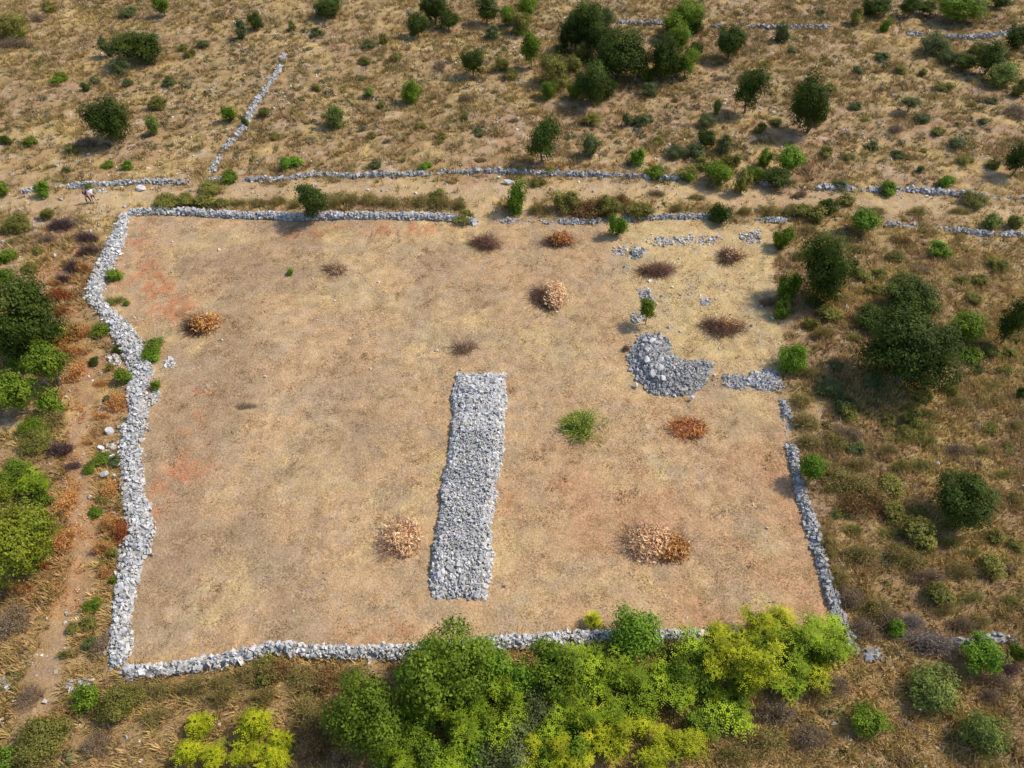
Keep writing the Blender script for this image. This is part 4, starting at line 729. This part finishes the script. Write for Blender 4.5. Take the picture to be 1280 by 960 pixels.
# ------------------------------------------------------------------ brush piles
def pile(label, px, py, wpx, hpx, twig, leafc=None, leaf_part=(0, 1), n_t=750, n_l=900, H=None):
    m = mpp(px, py); d = dep(py); a = wpx * m / 2; H = (H or .42 * a + .3) * (.62 if H else .85); b = min(max(.5 * a, (hpx * m - H * math.cos(d)) / 2 / math.sin(d)), 1.3 * a); x, y = at(px, py, H * .4)
    root = thing('brush_pile', label, 'brush pile', (x, y, float(gz(x, y)))); r = np.random.default_rng(int(px * 7 + py)); V = []; F = []; K = []; hub = r.normal(size=(7, 3)) * [.30, .28, .10]
    for i in range(n_t):
        q = r.normal(size=3); q[2] = abs(q[2]); q /= np.linalg.norm(q); q *= r.random() ** .5; q = q * .62 + hub[r.integers(7)]; p = q * [a * .8, b * .8, H * .95]
        dr = r.normal(size=3) * [1, 1, .35] + q * .9; dr /= np.linalg.norm(dr); l = r.uniform(.35, 1.0) * min(a, 1.2); q2 = p + dr * l * .5; dr2 = dr + r.normal(size=3) * .35; e = q2 + dr2 * l * .5
        for v in (p, q2, e): v[2] = max(v[2], .03)
        c = twig * r.uniform(.7, 1.5); tube(V, F, K, p, q2, .018, .013, 0, 3); tube(V, F, K, q2, e, .013, .005, 0, 3); del K[-12:]; K += [c] * 12
    link('branches', mesh_np('branches', np.array(V), np.array(F), np.array(K)), root, M_TWIG)
    if leafc is not None:
        lo, hi = leaf_part; q = r.normal(size=(n_l, 3)); q[:, 2] = np.abs(q[:, 2]); q /= np.linalg.norm(q, axis=1)[:, None]; q *= (r.random((n_l, 1)) ** .25)
        cl = r.normal(size=(28, 3)) * .6; cl[:, 2] = np.abs(cl[:, 2]); q = q * .55 + cl[r.integers(28, size=n_l)] * .55; nn = np.linalg.norm(q, axis=1)[:, None]; q = q / np.maximum(nn, 1)
        q[:, 0] = (q[:, 0] * .5 + .5) * (hi - lo) * 2 + lo * 2 - 1; p = q * [a * 1.02, b * 1.02, H * 1.2] * r.uniform(.75, 1.2, (n_l, 1)) + [0, 0, .1]
        V, F = leaf_arrays(p, q + 1e-3, .14, r, .3, 1.7); cc = leafc[r.integers(len(leafc), size=n_l)] * r.uniform(.7, 1.25, (n_l, 1)); link('dried_leaves', mesh_np('dried_leaves', V, F, np.repeat(cc, 4, 0)), root, M_DRYLEAF)
PUR = np.array([.20, .115, .075]); BRN = np.array([.24, .155, .10]); DRK = np.array([.13, .075, .055])
PALE = 1.08 * np.array([[.76, .53, .30], [.80, .60, .40], [.64, .36, .15], [.70, .46, .26]]); ORG = np.array([[.66, .34, .09], [.56, .24, .06], [.66, .42, .18], [.42, .17, .06]]); RED = np.array([[.55, .23, .07], [.46, .16, .05], [.60, .33, .13]])
pile('brown bare brush pile near the field entrance, leftmost of the far row', 609, 301, 40, 24, PUR)
pile('brown brush pile with orange leaves beside the far wall', 700, 300, 42, 20, PUR, RED, (.2, .9), n_l=900)
pile('purple brown bare brush pile beside the small dark stone heap', 815, 336, 52, 30, PUR, n_t=900)
pile('brown brush pile with pale orange leaves, farthest right in field', 914, 318, 42, 22, PUR, PALE * .9, (.25, .9), n_l=450)
pile('brown tangled brush pile right of the lone tree', 902, 407, 58, 28, PUR, RED * .6, (.3, 1), n_l=240, n_t=650)
pile('brown brush pile with a heap of cream leaves on its right half', 683, 370, 50, 44, PUR, PALE, (.4, 1), n_l=1500, n_t=650)
pile('small flat brown brush pile just beyond the stone bank', 583, 436, 36, 24, BRN, n_t=260, H=.35)
pile('small greyish brush pile in the far left of the field', 417, 336, 36, 18, BRN * 1.1, PALE * .6, (.4, 1), n_l=200, n_t=240, H=.35)
pile('dark brush pile edged with orange leaves beside the red soil', 250, 405, 54, 34, DRK, ORG, (.25, 1), n_l=1100, n_t=600)
pile('low bright orange brush pile on the right side of the field', 862, 536, 50, 30, BRN, RED * 1.25, (0, 1), n_l=1600, n_t=320, H=.45)
pile('pale orange leafy brush pile left of the stone bank', 500, 672, 52, 54, BRN * 1.7, PALE, (0, 1), n_l=1500, n_t=500, H=.9)
pile('largest brush pile, wide heap of cream curled leaves, in the near right field', 812, 677, 66, 54, BRN * 1.6, PALE, (0, 1), n_l=1900, n_t=700, H=1.0)
pile('bright orange leafy heap fringing the right side of the largest brush pile', 842, 686, 52, 46, BRN, ORG, (0, 1), n_l=1500, n_t=220, H=.8)

# ------------------------------------------------------------------ two walkers on the track
def skin_body(name, J, E, root_i, mat, parent, sub=1):
    me = bpy.data.meshes.new(name); me.from_pydata([j[:3] for j in J], E, []); me.update(); o = bpy.data.objects.new(name, me); C.objects.link(o); o.parent = parent; me.materials.append(mat)
    md = o.modifiers.new('skin', 'SKIN'); md.use_smooth_shade = True
    sv = me.skin_vertices[0].data
    for i, j in enumerate(J): sv[i].radius = (j[3], j[4] if len(j) > 4 else j[3]); sv[i].use_root = (i == root_i)
    s = o.modifiers.new('sub', 'SUBSURF'); s.levels = sub; s.render_levels = sub; return o
def person(label, px, py, heading, skin, shirt, legs, hair, shorts=False, stride=.22):
    x, y = at(px, py); o = thing('person', label, 'person', (x, y, float(gz(x, y)))); o.rotation_euler = (0, 0, heading)
    # faces -Y locally; left/right = +x/-x
    J = [(0, 0, .95, .15, .11), (0, .01, 1.12, .135, .10), (0, .01, 1.32, .165, .11), (0, .02, 1.45, .06), (0, 0, 1.54, .055), (0, -.01, 1.62, .085, .10), (0, -.01, 1.71, .06, .075)]
    E = [(0, 1), (1, 2), (2, 3), (3, 4), (4, 5), (5, 6)]
    for s, st in ((1, stride), (-1, -stride)):
        k = len(J); J += [(s * .10, 0, .88, .085), (s * .11, -st * .6 - .03, .50, .058), (s * .11, -st, .10, .038), (s * .115, -st - .14, .04, .035, .028)]; E += [(0, k), (k, k + 1), (k + 1, k + 2), (k + 2, k + 3)]
        k = len(J); J += [(s * .20, .01, 1.40, .055), (s * .25, st * .3 + .02, 1.12, .042), (s * .26, st * .8 - .06, .90, .028), (s * .262, st * .9 - .08, .83, .028, .018)]; E += [(2, k), (k, k + 1), (k + 1, k + 2), (k + 2, k + 3)]; h = k + 3
        for f in range(4):
            q = len(J); fx = s * .262; fy = st * .9 - .08 + (f - 1.5) * .02; L = (.07, .085, .08, .06)[f]; J += [(fx, fy, .79, .009), (fx - s * .008, fy, .79 - L * .55, .0085), (fx - s * .022, fy, .79 - L, .007)]; E += [(h, q), (q, q + 1), (q + 1, q + 2)]
        q = len(J); J += [(fx - s * .005, st * .9 - .125, .82, .010), (fx - s * .015, st * .9 - .145, .785, .008)]; E += [(h, q), (q, q + 1)]
    body = skin_body('body', J, E, 0, skin, o, 1)
    # face: nose, eyes, ears and mouth as one small mesh
    V = []; F = []; off = 0; VI, FI = ICO2
    for (cx, cy, cz, a, b, c) in [(0, -.115, 1.625, .013, .02, .024), (.035, -.098, 1.65, .012, .01, .009), (-.035, -.098, 1.65, .012, .01, .009), (.087, 0, 1.63, .012, .022, .033), (-.087, 0, 1.63, .012, .022, .033), (0, -.102, 1.58, .026, .01, .007)]:
        V.append(VI * [a, b, c] + [cx, cy, cz]); F.append(FI + off); off += len(VI)
    link('face', mesh_np('face', np.concatenate(V), np.concatenate(F), None, True), o, skin)
    VH = VI * [.102, .118, .105] + [0, .012, 1.675]; keep = [f for f in FI if not (VH[f][:, 1].mean() < -.02 and VH[f][:, 2].mean() < 1.70) and VH[f][:, 2].mean() > 1.60]
    link('hair', mesh_np('hair', VH, np.array(keep), None, True), o, hair)
    J = [(0, .0, .93, .165, .125), (0, .01, 1.12, .155, .118), (0, .01, 1.33, .18, .125), (0, .015, 1.42, .09, .085)]; E = [(0, 1), (1, 2), (2, 3)]
    for s, st in ((1, stride), (-1, -stride)): k = len(J); J += [(s * .20, .01, 1.40, .072), (s * .24, st * .2 + .015, 1.20, .06)]; E += [(2, k), (k, k + 1)]
    skin_body('shirt', J, E, 0, shirt, o)
    J = [(0, 0, .97, .160, .12), (0, 0, .90, .165, .125)]; E = [(0, 1)]; end = .55 if shorts else .14
    for s, st in ((1, stride), (-1, -stride)):
        k = len(J); t = (.88 - end) / .38 if shorts else 1; J += [(s * .10, 0, .85, .10)]; E += [(1, k)]
        if shorts: J += [(s * .11, -st * .5 - .02, .56, .085)]; E += [(k, k + 1)]
        else: J += [(s * .11, -st * .6 - .03, .50, .075), (s * .11, -st * .98, .15, .055)]; E += [(k, k + 1), (k + 1, k + 2)]
    skin_body('shorts' if shorts else 'trousers', J, E, 0, legs, o)
    for s, st in ((1, stride), (-1, -stride)):
        V2 = VI * [.05, .135, .045] + [s * .113, -st - .07, .045]; V2[:, 2] = np.maximum(V2[:, 2], 0); link('shoe', mesh_np('shoe', V2, FI, None, True), o, M_SHOE)
M_SHOE = mat_plain('shoe', (.12, .1, .09)); SK = mat_plain('skin', (.48, .28, .19), .6)
person('person in dark clothes walking on the track, left of the pair', 112, 254, R(60), SK, mat_plain('dark_shirt', (.05, .035, .06)), mat_plain('dark_trousers', (.025, .025, .04)), mat_plain('dark_hair', (.03, .02, .018)))
person('person in a white shirt and black shorts walking on the track, right of the pair', 119, 253, R(50), SK, mat_plain('white_shirt', (.75, .78, .82)), mat_plain('black_shorts', (.03, .035, .045)), mat_plain('grey_hair', (.08, .06, .05)), shorts=True, stride=.16)
print('things', len(USED), 'tris', sum(len(m.polygons) * (2 if len(m.polygons) and m.polygons[0].loop_total == 4 else 1) for m in bpy.data.meshes))
